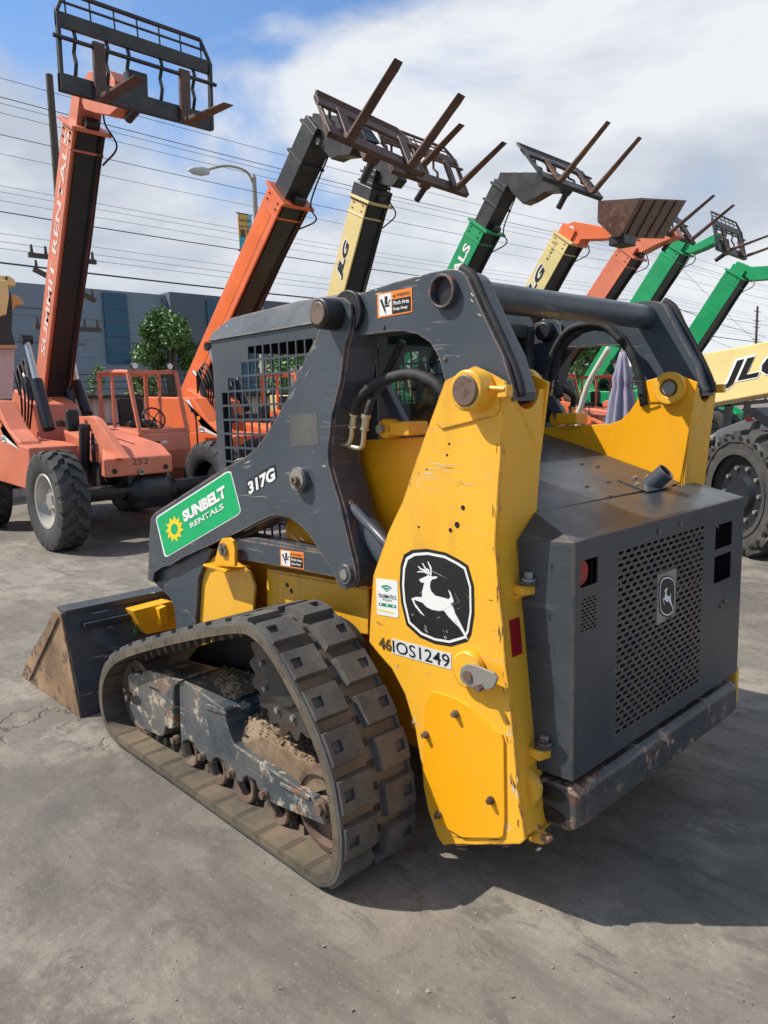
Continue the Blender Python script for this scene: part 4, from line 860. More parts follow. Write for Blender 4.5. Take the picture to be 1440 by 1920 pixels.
cf.bar((2.10, CY - .05, 1.935), (2.10, CYR + .05, 1.935), .05, .06); cf.bar((2.13, CY - .05, 1.50), (2.13, CYR + .05, 1.50), .05, .05); cf.bar((3.22, CY, 1.92), (3.22, CYR, 1.92), .05, .06)
cf.build('cab_frame', M_cblk, LD, bevel=.004)
MB().box((2.115, YC, 1.715), (.006, .90, .40)).build('rear_window', M_glass, LD)
MB().box((2.7, YC, .93), (1.1, .95, .03)).build('cab_floor', M_blk, LD)
st = MB(); st.box((2.62, YC, 1.18), (.45, .46, .14)).prism([(2.38, YC - .22, 1.2), (2.50, YC - .22, 1.22), (2.40, YC - .2, 1.62), (2.33, YC - .2, 1.62)], (0, .42, 0)); st.build('seat', flat('seat_vinyl', (.03, .03, .033), .6), LD, bevel=.03)
MB().tube(catmull([(2.3, -2.2, 1.9), (2.28, -2.25, 1.78), (2.2, -2.3, 1.72), (2.12, -2.2, 1.68)], 6), .012, 8).box((2.29, -2.22, 1.82), (.04, .04, .10)).build('interior_harness', M_hose, LD)
for s_ in (0, 1):
    def jb(m): m.bar((2.62, CY - .12, .95), (2.9, CY - .12, 1.30), .06, .06); m.cyl((2.9, CY - .12, 1.30), (2.94, CY - .12, 1.42), .022, 12)
MBboth(jb, 'control_lever', M_blk, bevel=.005)
# cab pivot bracket in front of the rear window
def pv(m):
    q = at(765, 803, -1.93); m.box(q, (.11, .10, .05)); c = at(738, 803, -1.93); m.cyl(c + Vector((0, .05, 0)), c + Vector((0, -.02, 0)), .036, 24)
MBboth(pv, 'cab_pivot_bracket', M_yelc, bevel=.006)
MBboth(lambda m: m.cyl(at(735, 803, -1.93) + Vector((0, .05, 0)), at(735, 803, -1.93) + Vector((0, .07, 0)), .017, 6), 'pivot_nut', M_dull)
MBboth(lambda m: m.bar(at(722, 730, -1.95), at(758, 800, -1.95), .05, .03, (0, 1, 0)), 'cab_strut', M_gry, bevel=.004)

# ---- rubber tracks
TR = [(3.30, .030), (3.0, .030), (2.6, .030), (2.2, .030), (1.90, .030), (1.81, .043), (1.742, .105), (1.718, .20), (1.720, .30), (1.755, .46), (1.838, .60), (1.945, .718), (2.045, .803), (2.135, .845), (2.235, .848), (2.49, .778), (2.856, .658), (3.22, .525), (3.42, .42), (3.53, .30), (3.560, .17), (3.515, .07), (3.42, .034)]
pts = catmull([Vector((x, 0, z)) for x, z in TR + [TR[0]]], 14)
seg = [0]
for a, b in zip(pts, pts[1:]): seg.append(seg[-1] + (b - a).length)
PER = seg[-1]
def tp(s):                                         # position, tangent, outward normal at arc length s
    s %= PER; lo = 0
    import bisect
    i = max(0, min(len(seg) - 2, bisect.bisect_right(seg, s) - 1)); t = (s - seg[i]) / max(1e-6, seg[i + 1] - seg[i]); p = pts[i].lerp(pts[i + 1], t)
    a = pts[(i - 1) % (len(pts) - 1)]; b = pts[(i + 2) % (len(pts) - 1)] if i + 2 < len(pts) else pts[1]
    d = (b - a).normalized(); return p, d, Vector((d.z, 0, -d.x))
_p, _d, _n = tp(.3)
SG = 1 if _n.z < 0 else -1
YO, TW = -1.39, .345
def T3(s, w_, h):
    p, d, n_ = tp(s); q = p + n_ * SG * h; return Vector((q.x, YO - w_, q.z))
NL = 30; PT = PER / NL
def belt(m):
    K = 184; sec = [(0, 0), (TW, 0), (TW, -.03), (0, -.03)]; o = len(m.v)
    for i in range(K): m.v += [T3(PER * i / K, w_, h) for w_, h in sec]
    for i in range(K):
        for j in range(4): a, b = o + i * 4 + j, o + i * 4 + (j + 1) % 4; c, d = o + ((i + 1) % K) * 4 + (j + 1) % 4, o + ((i + 1) % K) * 4 + j; m.f.append((a, b, c, d))
def blk(m, s0, s1, w0, w1, h0, h1, ts=.006, tw=.004):
    vv = []
    for h, k in ((h0, 0), (h1, 1)):
        for s, w_ in ((s0 + ts * k, w0 + tw * k), (s1 - ts * k, w0 + tw * k), (s1 - ts * k, w1 - tw * k), (s0 + ts * k, w1 - tw * k)): vv.append(T3(s, w_, h))
    m.add(vv, [(3, 2, 1, 0), (4, 5, 6, 7), (0, 1, 5, 4), (1, 2, 6, 5), (2, 3, 7, 6), (3, 0, 4, 7)])
def lugs(m):
    H_ = .027
    for i in range(NL):
        for k, (w0, w1, ph) in enumerate(((.006, .152, 0), (TW - .006, TW - .152, .5))):
            s0 = (i + ph) * PT; L = PT * .77; f = lambda t: w0 + (w1 - w0) * t
            sc_ = (0, .35, .66, 1); wc_ = (0, .13, .42, 1); o = len(m.v)
            for i_, a_ in enumerate(sc_):
                for j_, c_ in enumerate(wc_):
                    ia = .007 * (1 if i_ == 0 else -1 if i_ == 3 else 0); iw = .005 * (1 if j_ == 0 else -1 if j_ == 3 else 0) * (1 if w1 > w0 else -1)
                    m.v.append(T3(s0 + a_ * L + ia, f(c_) + iw, H_))
            for i_, a_ in enumerate(sc_):
                for j_, c_ in enumerate(wc_): m.v.append(T3(s0 + a_ * L, f(c_), -.002 if (i_ in (0, 3) or j_ in (0, 3)) else .012))
            G = lambda i_, j_, k_=0: o + 16 * k_ + i_ * 4 + j_
            for i_ in range(3):
                for j_ in range(3):
                    if (i_, j_) == (1, 1): m.f += [(G(1, 1), G(1, 2), G(1, 2, 1), G(1, 1, 1)), (G(1, 2), G(2, 2), G(2, 2, 1), G(1, 2, 1)), (G(2, 2), G(2, 1), G(2, 1, 1), G(2, 2, 1)), (G(2, 1), G(1, 1), G(1, 1, 1), G(2, 1, 1)), (G(1, 1, 1), G(1, 2, 1), G(2, 2, 1), G(2, 1, 1))]
                    else: m.f.append((G(i_, j_), G(i_ + 1, j_), G(i_ + 1, j_ + 1), G(i_, j_ + 1)))
            for k_ in range(3): m.f += [(G(k_, 0), G(k_ + 1, 0), G(k_ + 1, 0, 1), G(k_, 0, 1)), (G(k_, 3), G(k_ + 1, 3), G(k_ + 1, 3, 1), G(k_, 3, 1)), (G(0, k_), G(0, k_ + 1), G(0, k_ + 1, 1), G(0, k_, 1)), (G(3, k_), G(3, k_ + 1), G(3, k_ + 1, 1), G(3, k_, 1))]
def guides(m):
    for i in range(NL * 2):
        s0 = i * PT / 2
        for w0 in (.115, .195): blk(m, s0 + .01, s0 + .045, w0, w0 + .03, -.03, -.062, .006, .004)
def grooves(m):
    for i in range(NL):
        for d in (0, .011, .022): blk(m, i * PT + .045 + d, i * PT + .0467 + d, .002, .105, -.0302, -.0310, 0, 0)
        for d in (0, .011, .022): blk(m, i * PT + .045 + d, i * PT + .0464 + d, -.0006, .02, -.028, -.008, 0, 0)
def cores(m):
    for i in range(NL * 2): blk(m, (i + .30) * PT / 2, (i + .68) * PT / 2, .158, .188, .0, .0015, 0, 0)
def rim(m):
    K = 184
    for w0, w1 in ((0, .022), (TW - .022, TW)):
        o = len(m.v); sec = [(w0, -.004), (w0 + .003, .014), (w1 - .008, .014), (w1, -.004)]
        for i in range(K): m.v += [T3(PER * i / K, w_, h) for w_, h in sec]
        for i in range(K):
            for j in range(4): m.f.append((o + i * 4 + j, o + i * 4 + (j + 1) % 4, o + ((i + 1) % K) * 4 + (j + 1) % 4, o + ((i + 1) % K) * 4 + j))
def wholetrack(m): belt(m); m.mark(1); rim(m); lugs(m); m.mark(0); guides(m); m.mark(2); grooves(m); m.mark(3); cores(m)
MBboth(wholetrack, 'rubber_track', M_belt, mats=[M_belt, M_rub, M_hose, M_blk], smooth=True, auto=25)
MBboth(lambda m: m.prism([Vector((x, YO - TW - .02, z)) for x, z in ((3.35, .12), (3.40, .30), (3.2, .46), (2.5, .74), (2.2, .80), (2.05, .76), (1.86, .55), (1.80, .2), (1.9, .10))], (0, -.02, 0)), 'track_void_shade', M_blk)  # black plate put in for the shaded void inside the track loop
# ---- undercarriage
Z3 = lambda p: [(230 + u * .2917, 1220 + v * .2917) for u, v in p]
UY = -1.47
M_uc = paint('undercarriage_paint', (.050, .064, .078), .42, dust=.45, chip=.9, edge=1, spots=.555, scratch=1.0, chipcol=(.16, .085, .05), fade=.2, chip2=(.42, .38, .30))
M_ucr = paint('scraped_guard_paint', (.06, .068, .075), .45, dust=.75, chip=.9, edge=.9, spots=.52, scratch=1.0, chipcol=(.24, .12, .06), fade=.25, chip2=(.48, .42, .30))
b1 = Z3([(33, 158), (50, 143), (95, 145), (112, 160), (128, 138), (150, 124), (375, 190), (345, 215), (325, 235), (322, 500), (300, 505), (275, 488), (262, 545), (240, 552), (160, 515), (90, 470), (50, 385), (40, 330), (62, 318), (60, 280), (36, 262)])
both(b1, UY + .012, .20, 'idler_guard', M_ucr, bevel=.006)
b2_ = Z3([(362, 205), (372, 192), (400, 195), (640, 372), (652, 395), (665, 470), (715, 605), (1215, 945), (1310, 1095), (1300, 1125), (1120, 1050), (965, 985), (870, 890), (852, 838), (800, 806), (778, 815), (765, 848), (742, 842), (662, 765), (648, 712), (612, 688), (582, 692), (572, 722), (552, 712), (490, 655), (470, 628), (455, 592), (420, 574), (390, 580), (380, 612), (372, 560)])
both(b2_, UY, .20, 'track_frame', M_uc, bevel=.005)
MBboth(lambda m: m.prism(px_poly(Z3([(525, 350), (545, 345), (660, 400), (662, 415), (530, 372)]), UY + .008), (0, -.008, 0)), 'frame_rib', M_uc, bevel=.002)
both(Z3([(1010, 845), (1200, 940), (1195, 965), (1010, 868)]), UY + .006, .006, 'wear_strip', M_ucr, bevel=.002)
both(Z3([(780, 630), (1240, 910), (1310, 890), (1275, 790), (900, 560), (780, 600)]), UY - .03, .012, 'soil_shelf', M_dirt)
MBboth(lambda m: m.box((3.38, UY - .08, .28), (.02, .22, .02)), 'tension_bar', M_rust)
def rollers(m):
    pass
for (x, z) in ((2.85, .132), (2.62, .131), (2.415, .130), (2.19, .129)):
    MBboth(lambda m: m.lathe((x, UY - .012, z), (0, -1, 0), [(.040, .03), (.046, .006), (.068, 0), (.074, .006), (.074, .05), (.045, .06), (.045, .1), (.074, .11), (.074, .16), (0, .16)], 36), 'track_roller', M_rust, smooth=True, auto=40)
for (u, v, r_) in ((345, 570, .015), (520, 675, .015), (705, 785, .016), (920, 920, .017), (1280, 1010, .024), (50, 298, .017)):
    q = at(230 + u * .2917, 1220 + v * .2917, UY)
    MBboth(lambda m: (m.cyl(q - Vector((0, .01, 0)), q + Vector((0, .008, 0)), r_ * 1.3, 16), m.cyl(q, q + Vector((0, .024, 0)), r_, 6)), 'frame_bolt', M_rust, bevel=.002)
both(Z3([(45, 290), (95, 290), (118, 315), (112, 350), (75, 345), (50, 325)]), UY + .013, .002, 'guard_opening', M_blk)
both(Z3([(170, 225), (230, 252), (240, 268), (170, 240)]), UY + .013, .002, 'guard_slot', M_blk)
def wheel(x, z, r_, y0, w_): return lambda m: m.lathe((x, y0, z), (0, -1, 0), [(0, .012), (r_ * .30, .01), (r_ * .35, .03), (r_ * .8, .03), (r_ * .86, 0), (r_, .004), (r_, w_), (0, w_)], 44)
MBboth(wheel(3.335, .245, .185, -1.49, .13), 'front_idler', M_rust, smooth=True, auto=40)
MBboth(wheel(1.925, .215, .150, -1.49, .13), 'rear_idler', M_rust, smooth=True, auto=40)
M_spr = paint('sprocket_steel', (.07, .065, .06), .38, dust=.3, chip=.8, spots=.55, metal=.5)
def sprocket(m):
    c = Vector((2.185, -1.545, .615)); n_ = 17; out = []
    for i in range(n_ * 6):
        a = 2 * math.pi * i / (n_ * 6); k = i % 6; rr = .235 if k in (0, 1) else (.205 if k in (3, 4) else .222); out.append(c + Vector((math.cos(a) * rr, 0, math.sin(a) * rr)))
    m.prism(out, (0, -.025, 0))
MBboth(sprocket, 'drive_sprocket', M_spr, bevel=.003)
MBboth(lambda m: m.lathe((2.185, -1.53, .615), (0, -1, 0), [(0, 0), (.10, 0), (.12, .02), (.165, .02), (.175, .05), (.175, .3)], 36), 'sprocket_hub', M_cblk, smooth=True, auto=40)
for i in range(9):
    a = i * 2 * math.pi / 9 + .2; c = Vector((2.185 + .145 * math.cos(a), -1.548, .615 + .145 * math.sin(a))); MBboth(lambda m: m.cyl(c, c + Vector((0, .016, 0)), .012, 6), 'hub_bolt', M_dull)
# packed soil on the track frame: a heap plus loose clods
def heap(pp, wid, hgt, seed, sides=(-1.43, -1.66)):
    m = MB(); NX, NY = 60, 26; o = len(m.v)
    for i in range(NX + 1):
        u = i / NX * (len(pp) - 1); k = min(int(u), len(pp) - 2); t = u - k; x, z, hh = [pp[k][c] * (1 - t) + pp[k + 1][c] * t for c in range(3)]
        for j in range(NY + 1):
            v = j / NY; y = sides[0] + (sides[1] - sides[0]) * v
            e = noise.noise(Vector((x * 14, y * 14, seed))) * .5 + noise.noise(Vector((x * 40, y * 40, seed))) * .3 + noise.noise(Vector((x * 95, y * 95, seed))) * .22
            prof_ = min(1, v * 3.2) ** .8
            m.v.append(Vector((x, y, z + hh * prof_ * (1 + .45 * e) + .006 * e)))
    for i in range(NX):
        for j in range(NY): a_ = o + i * (NY + 1) + j; m.f.append((a_, a_ + 1, a_ + NY + 2, a_ + NY + 1))
    r = random.Random(seed)
    for k in range(420):
        b_ = m.v[o + r.randrange((NX + 1) * (NY + 1))].copy(); s_ = r.choice((.003, .004, .006, .009, .013)) * r.uniform(.7, 1.3)
        vv = [b_ + Vector((r.uniform(-1, 1), r.uniform(-1, 1), r.uniform(-.3, 1))).normalized() * s_ * r.uniform(.7, 1.1) for _ in range(6)]
        m.add(vv, [(0, 1, 2), (0, 2, 3), (0, 3, 4), (0, 4, 1), (5, 2, 1), (5, 3, 2), (5, 4, 3), (5, 1, 4)])
    return m
h1 = [(2.53, .28, .05), (2.46, .275, .10), (2.32, .262, .09), (2.18, .255, .075), (2.05, .24, .04), (1.93, .225, .012)]
h2 = [(2.88, .445, .008), (2.75, .435, .03), (2.64, .425, .06), (2.57, .42, .055), (2.545, .415, .02)]
for hp, sd, mt in ((h1, 3, M_dirt), (h2, 5, M_dirt)):
    s0_ = (-1.50, -1.70) if hp is h1 else (-1.53, -1.70)
    q = heap(hp, 0, 0, sd, s0_); q.build('caked_soil', mt, LD)
    q2 = heap(hp, 0, 0, sd, s0_); q2.v = [mir(v) for v in q2.v]; q2.build('caked_soil', mt, LD)

# ---- bucket
BY = -1.40
bs_ = [(99, 1147), (113, 1151), (150, 1346), (58, 1291), (42, 1273), (42, 1259), (62, 1215), (85, 1178)]
M_bk = paint('bucket_side_steel', (.27, .155, .075), .5, dust=.35, chip=.9, edge=.8, spots=.53, chipcol=(.12, .055, .03), fade=.6, chip2=(.09, .085, .08))
M_bkb = paint('bucket_back_paint', (.040, .047, .055), .4, dust=.22, chip=.6, edge=.6, spots=.66, scratch=.7, chipcol=(.10, .06, .04))
p_ = [at(a, b, BY) for a, b in bs_]
for v in p_: v.z = max(v.z, .004)
BYR = 2 * YC - BY
MB().prism(p_, (0, -.012, 0)).build('bucket_side', M_bk, LD, bevel=.002); MB().prism([mir(v) for v in p_], (0, .012, 0)).build('bucket_side', M_bk, LD, bevel=.002)
bk = MB(); A_, B_, C_ = p_[1], p_[2], p_[4]
def sheet(m, a, b, nrm, t=.012, y0=BY - .013, y1=BYR + .013):
    m.prism([Vector((a.x, y0, a.z)), Vector((b.x, y0, b.z)), Vector((b.x, y1, b.z)), Vector((a.x, y1, a.z))], Vector(nrm).normalized() * t)
k1 = A_.lerp(B_, .78) + Vector((-.012, 0, 0))
sheet(bk, A_, k1, (1, 0, 0)); sheet(bk, k1, B_, (1, 0, .1)); sheet(bk, Vector((B_.x, 0, .006)), Vector((C_.x, 0, .006)), (0, 0, 1), .014)
bk.build('bucket_shell', M_bkb, LD, bevel=.002)
lip = MB(); lip.prism([Vector((A_.x - .01, BY - .02, A_.z + .012)), Vector((A_.x + .10, BY - .02, A_.z + .02)), Vector((A_.x + .10, BY - .02, A_.z + .005)), Vector((A_.x - .01, BY - .02, A_.z - .02))], (0, BYR - BY + .04, 0)); lip.build('bucket_lip', M_bkb, LD, bevel=.003)
stf = MB(); stf.prism([Vector((A_.x - .006, BY - .05, A_.z - .10)), Vector((A_.x - .006, BY - .16, A_.z - .04)), Vector((A_.x - .006, BYR + .16, A_.z - .04)), Vector((A_.x - .006, BYR + .05, A_.z - .10)), Vector((k1.x + .02, BYR + .3, k1.z + .12)), Vector((k1.x + .02, BY - .3, k1.z + .12))], (-.010, 0, 0)); stf.build('bucket_stiffener', M_bkb, LD, bevel=.004)
MB().bar(at(111, 1158, BY + .0) + Vector((0, .004, 0)), at(57, 1275, BY) + Vector((0, .004, 0)), .012, .016, (0, 1, 0)).build('side_rib', M_rust, LD, bevel=.002)
eg = MB(); eg.box((C_.x - .03, YC, .018), (.14, abs(BYR - BY) - .04, .02)); eg.build('cutting_edge', M_rust, LD, bevel=.003)
for (u, v) in ((64, 1275), (45, 1262), (52, 1250), (50, 1265)): q = at(u, v, BY + .001); MB().cyl(q, q + Vector((0, .001, 0)), .008, 10).build('bolt_hole', M_blk, LD)
# quick coupler
def coup(m):
    X = 3.88; m.prism([atX(a, b, X) for a, b in ((249, 1146), (318, 1128), (330, 1130), (334, 1178), (276, 1190), (262, 1172))], (.10, 0, 0))
    m.prism([atX(a, b, X - .05) for a, b in ((298, 1142), (312, 1136), (316, 1168), (302, 1176))], (.07, 0, 0))
MBboth(coup, 'quick_coupler', M_yelc, bevel=.004)
MB().box((4.03, YC, .34), (.06, 1.55, .28)).build('coupler_frame', M_cblk, LD, bevel=.006)
MB().box((3.985, YC, .47), (.08, 1.95, .03)).build('coupler_bar', M_cblk, LD, bevel=.004)
MBboth(lambda m: m.cyl(atX(307, 1154, 3.9), atX(307, 1154, 3.9) + Vector((-.03, 0, 0)), .016, 8), 'coupler_bolt', M_dull)
def bt(m): c0 = Vector((3.62, AY - .12, .62)); m.cyl(c0, Vector((3.86, AY - .12, .44)), .03, 16); m.cyl(Vector((3.2, AY - .12, .95)), c0, .045, 18)
bt_ = lambda m: (m.cyl(Vector((3.62, AY - .30, .62)), Vector((3.86, AY - .30, .44)), .03, 16), m.cyl(Vector((3.2, AY - .30, .95)), Vector((3.62, AY - .30, .62)), .045, 18))
MBboth(bt_, 'tilt_cylinder', M_cblk, smooth=True, auto=40)
tb = atX(150, 1200, 3.99); g_ = MB(); r = random.Random(2)
for i in range(40):
    p = atX(254 + r.uniform(-5, 5), 1183 + r.uniform(-9, 7), 3.93); a_ = Vector((r.uniform(-1, 1), r.uniform(-1, 1), r.uniform(0, 1))).normalized() * .014; b_ = Vector((r.uniform(-1, 1), r.uniform(-1, 1), r.uniform(-1, 1))).normalized() * .006
    g_.add([p, p + a_ * .5 + b_, p + a_, p + a_ * .5 - b_], [(0, 1, 2, 3)])
ORG[0] = atX(254, 1190, 3.93); g_ = g_.build('weed_sprig', M_leaf2); g_.location = ORG[0]; tag(g_, 'tiny green weed sprig caught beside the yellow quick coupler of the loader', 'weed')
ORG[0] = Vector((0, 0, 0))
# ================================================================== telehandlers in the row
def tyre_mesh(Rr, W, rim, n=20, seed=0, h=.03):
    m = MB(); hw = W / 2
    m.lathe((0, 0, 0), (0, 1, 0), [(rim, -hw * .72), (rim + .03, -hw * .86), (Rr * .82, -hw), (Rr * .95, -hw * .93), (Rr - h, -hw * .80), (Rr - h, hw * .80), (Rr * .95, hw * .93), (Rr * .82, hw), (rim + .03, hw * .86), (rim, hw * .72)], 56)
    for s in (-1, 1):
        for i in range(n):
            a0 = 2 * math.pi * (i + (.5 if s > 0 else 0)) / n; st = []
            for k, (y, da, rr) in enumerate(((.0, 0, Rr), (.35, .05, Rr), (.62, .17, Rr), (.90, .22, Rr - .012), (1.0, .23, Rr - .06))):
                wd = .085 + .035 * (k > 1)
                st.append((s * y * hw, a0 + da * 1.0, rr, wd))
            o = len(m.v)
            for y, a, rr, wd in st:
                for rad, e in ((Rr - h - .012 if rr > Rr - .05 else rr - .03, wd / 2 + .012), (rr, wd / 2)):
                    for q in (-1, 1): an = a + q * e / Rr; m.v.append(Vector((rad * math.cos(an), y, rad * math.sin(an))))
            K = len(st)
            for k in range(K - 1):
                A = o + k * 4; B = A + 4; m.f += [(A + 2, A + 3, B + 3, B + 2), (A, A + 2, B + 2, B), (A + 3, A + 1, B + 1, B + 3)]
            m.f += [(o, o + 1, o + 3, o + 2), (o + 4 * K - 4, o + 4 * K - 2, o + 4 * K - 1, o + 4 * K - 3)]
    return m
def rim_mesh(rim, W, s):                           # s: side facing out
    m = MB(); hw = W / 2
    m.lathe((0, 0, 0), (0, s, 0), [(rim + .012, hw * .80), (rim + .004, hw * .84), (rim - .02, hw * .80), (rim - .035, hw * .45), (rim - .05, hw * .15), (rim * .55, hw * .10), (rim * .5, hw * .30), (rim * .30, hw * .34), (rim * .28, hw * .55), (0, hw * .58)], 44)
    for i in range(8): a = i * math.pi / 4; c = Vector((rim * .4 * math.cos(a), s * hw * .3, rim * .4 * math.sin(a))); m.cyl(c, c + Vector((0, s * .03, 0)), .014, 6)
    return m
M_rim = paint('rim_silver', (.50, .47, .42), .4, dust=.4, chip=.5, spots=.62, metal=.4)
M_shroud = flat('hydraulic_black', (.018, .020, .024), .35, var=.3)
WH = {}
def wheel_obj(parent, loc, s, key='th', Rr=.595, W=.36, rim=.32, rimmat=None):
    if key not in WH:
        old = ORG[0].copy(); ORG[0] = Vector((0, 0, 0)); t_ = tyre_mesh(Rr, W, rim).build('tyre', M_tire, None, smooth=True, auto=32); ra = rim_mesh(rim, W, 1).build('rim', rimmat or M_rim, None, smooth=True, auto=40); rb = rim_mesh(rim, W, -1).build('rim', rimmat or M_rim, None, smooth=True, auto=40); ORG[0] = old
        WH[key] = (t_.data, ra.data, rb.data)
        for o in (t_, ra, rb): bpy.data.objects.remove(o)
    d = WH[key]; h = bpy.data.objects.new('wheel', d[0]); COL.objects.link(h); h.parent = parent; h.location = loc; h.rotation_euler = (0, rnd.uniform(0, 3), 0)
    r_ = bpy.data.objects.new('rim', d[1] if s > 0 else d[2]); COL.objects.link(r_); r_.parent = h; return h
Y1 = -4.30; R1 = Vector((9.0, Y1, 0))
def Zp(u, v): return (u / 3, 480 + v / 3)
def body(T, mat, enclosed=False, num=None, slats=True, stripe=True):
    ORG[0] = R1
    def add(name, m, mt, par=None, **k): return m.build(name, mt, par or T, **k)
    add('chassis', MB().box((11.1, Y1, .78), (3.6, .86, .42)).box((9.12, Y1, .72), (.5, .5, .30)), M_cblk, bevel=.01)
    ax = MB(); ax.cyl((9.0, Y1 + .95, .62), (9.0, Y1 - .95, .62), .095, 16); ax.lathe((9.0, Y1 - .34, .62), (0, 1, 0), [(.09, -.1), (.20, 0), (.25, .12), (.25, .42), (.21, .52), (.12, .6)], 26); ax.bar((8.8, Y1 - 1, .66), (8.8, Y1 + 1, .66), .05, .05)
    add('front_axle', ax, M_shroud, smooth=True, auto=35)
    add('rear_axle', MB().cyl((11.75, Y1 + .9, .62), (11.75, Y1 - .9, .62), .11, 16).lathe((11.75, Y1 - .2, .62), (0, 1, 0), [(.1, -.1), (.25, .1), (.25, .3), (.1, .5)], 20), M_shroud, smooth=True, auto=35)
    for x in (9.02, 11.75):
        for s in (1, -1): wheel_obj(T, (x - 9.0, s * 1.07, .59), s)
    # nose and hood
    n_ = MB(); f = 8.74; a, b = Y1 + .60, Y1 - .30
    n_.add([(f, a, .83), (f, b, .83), (f, b, 1.05), (f, a, 1.05), (9.3, a - .20, .80), (9.3, b - .1, .80), (9.15, b - .08, 1.18), (9.15, a - .17, 1.18), (10.7, a - .25, 1.40), (10.7, b - .1, 1.40), (10.7, a - .25, .85), (10.7, b - .1, .85)],
           [(0, 1, 2, 3), (3, 2, 6, 7), (0, 3, 7, 4), (1, 5, 6, 2), (7, 6, 9, 8), (4, 7, 8, 10), (6, 5, 11, 9), (8, 9, 11, 10), (0, 4, 5, 1), (4, 10, 11, 5)])
    nose = add('nose', n_, mat, bevel=.025)
    for y, z in ((Y1 + .47, .90), (Y1 - .20, .905)): add('tie_hole', MB().cyl((f - .001, y, z), (f - .004, y, z), .035, 20), M_blk, nose)
    add('hitch_boss', MB().cyl((f, Y1 + .14, .87), (f - .04, Y1 + .14, .87), .04, 16, hole=.018), M_dull, nose)
    if num: text('stencil_number', num, (f, Y1 + .24, .96), (f, Y1 + .03, .96), (0, 0, 1), .075, flat('stencil_grey', (.09, .06, .05), .6), nose, .003, .0)
    # fender and side cover over the right wheels
    s_ = MB(); s_.prism([Vector((x, Y1 + 1.12, z)) for x, z in [(9.70, .66), (9.70, 1.20), (10.1, 1.24), (12.5, 1.30), (12.4, 1.2), (12.3, 1.0), (11.2, 1.0), (11.1, .72)]], (0, -.62, 0))
    s_.prism([Vector((x, Y1 + 1.118, z)) for x, z in [(10.0, 1.22), (10.05, 1.27), (10.40, 1.42), (10.85, 1.80), (12.55, 1.86), (12.52, 1.28)]], (0, -.26, 0)); sc_ = add('engine_cover', s_, mat, bevel=.02)
    if stripe:
        st_ = [(10.95, 1.77), (11.1, 1.78), (10.62, 1.36), (10.1, 1.20), (10.02, 1.17), (10.5, 1.26)]
        add('white_stripe', MB().prism([Vector((x, Y1 + 1.122, z)) for x, z in st_], (0, .002, 0)), M_white, sc_)
        add('cover_label', MB().box((10.62, Y1 + 1.124, 1.30), (.14, .004, .09)), M_white, sc_); add('cover_label', MB().box((10.68, Y1 + 1.124, 1.48), (.10, .004, .06)), M_orv, sc_)
        text('cover_lettering', 'JLG', (10.68, Y1 + 1.127, 1.27), (10.55, Y1 + 1.127, 1.27), (0, 0, 1), .06, M_black, sc_, .002, .02)
    # operator cab on the left side
    cy0, cy1, cf_, cr_ = Y1 - .44, Y1 - 1.22, 9.9, 11.15
    lb = MB(); pr = [(cf_, 1.30), (cf_ - .03, 1.05), (cf_ + .02, .78), (cf_ + .2, .60), (cr_, .60), (cr_, 1.42), (cf_ + .5, 1.36)]
    lb.prism([Vector((x, cy0, z)) for x, z in pr], (0, cy1 - cy0, 0)); cb_ = add('cab_body', lb, mat, bevel=.03)
    fr = MB(); zt = 2.17; rt = .032
    for y in (cy0 - .02, cy1 + .02):
        fr.tube(catmull([(cf_ + .02, y, 1.28), (cf_ + .16, y, 1.75), (cf_ + .26, y, zt - .06), (cf_ + .36, y, zt), (cr_ - .1, y, zt + .02), (cr_, y, zt - .06), (cr_, y, 1.4)], 5), rt, 8)
        fr.tube([(cr_ - .45, y, zt), (cr_ - .42, y, 1.36)], .026, 8)
    fr.bar((cf_ + .32, cy0, zt), (cf_ + .32, cy1, zt), .05, .05); fr.bar((cr_ - .06, cy0, zt), (cr_ - .06, cy1, zt), .05, .05); fr.bar((cf_ + .05, cy0, 1.33), (cf_ + .05, cy1, 1.33), .05, .05)
    add('cab_frame', fr, mat, smooth=True, auto=40)
    if slats:
        sl2 = MB()
        for i in range(7): x = cf_ + .42 + i * .105; sl2.box((x, (cy0 + cy1) / 2, zt - .01), (.05, cy0 - cy1 - .04, .012))
        add('roof_guard', sl2, mat)
    if enclosed:
        add('roof_panel', MB().box(((cf_ + cr_) / 2 + .15, (cy0 + cy1) / 2, zt + .04), (cr_ - cf_ - .2, cy0 - cy1 + .06, .05)), mat, bevel=.02)
        gl = MB(); gl.add([(cf_ + .03, cy0 - .05, 1.36), (cf_ + .03, cy1 + .05, 1.36), (cf_ + .27, cy1 + .05, 2.12), (cf_ + .27, cy0 - .05, 2.12)], [(0, 1, 2, 3)]); add('windscreen', gl, M_glass, solid=.006)
    add('seat', MB().box((10.75, (cy0 + cy1) / 2, 1.42), (.4, .42, .12)).box((10.95, (cy0 + cy1) / 2, 1.62), (.12, .40, .38)), M_blk, bevel=.04)
    sw = [Vector((10.22, (cy0 + cy1) / 2, 1.50)) + Vector((.06 * math.sin(a * .3927), .17 * math.cos(a * .3927), .155 * math.sin(a * .3927))) for a in range(17)]
    add('steering_wheel', MB().tube(sw, .013, 8).tube([(10.12, (cy0 + cy1) / 2, 1.3), (10.22, (cy0 + cy1) / 2, 1.5)], .02, 8).tube([sw[2], sw[10]], .008, 6).tube([sw[6], sw[14]], .008, 6), M_blk, smooth=True)
    for dy_ in (-.55, -.67, -.78): add('cab_label', MB().box((cf_ - .016, Y1 + dy_ - .02, 1.16), (.004, .07, .05)), M_black if dy_ == -.67 else M_white, cb_)
    # frame-levelling cylinder on its bracket, mirror
    y = -3.86
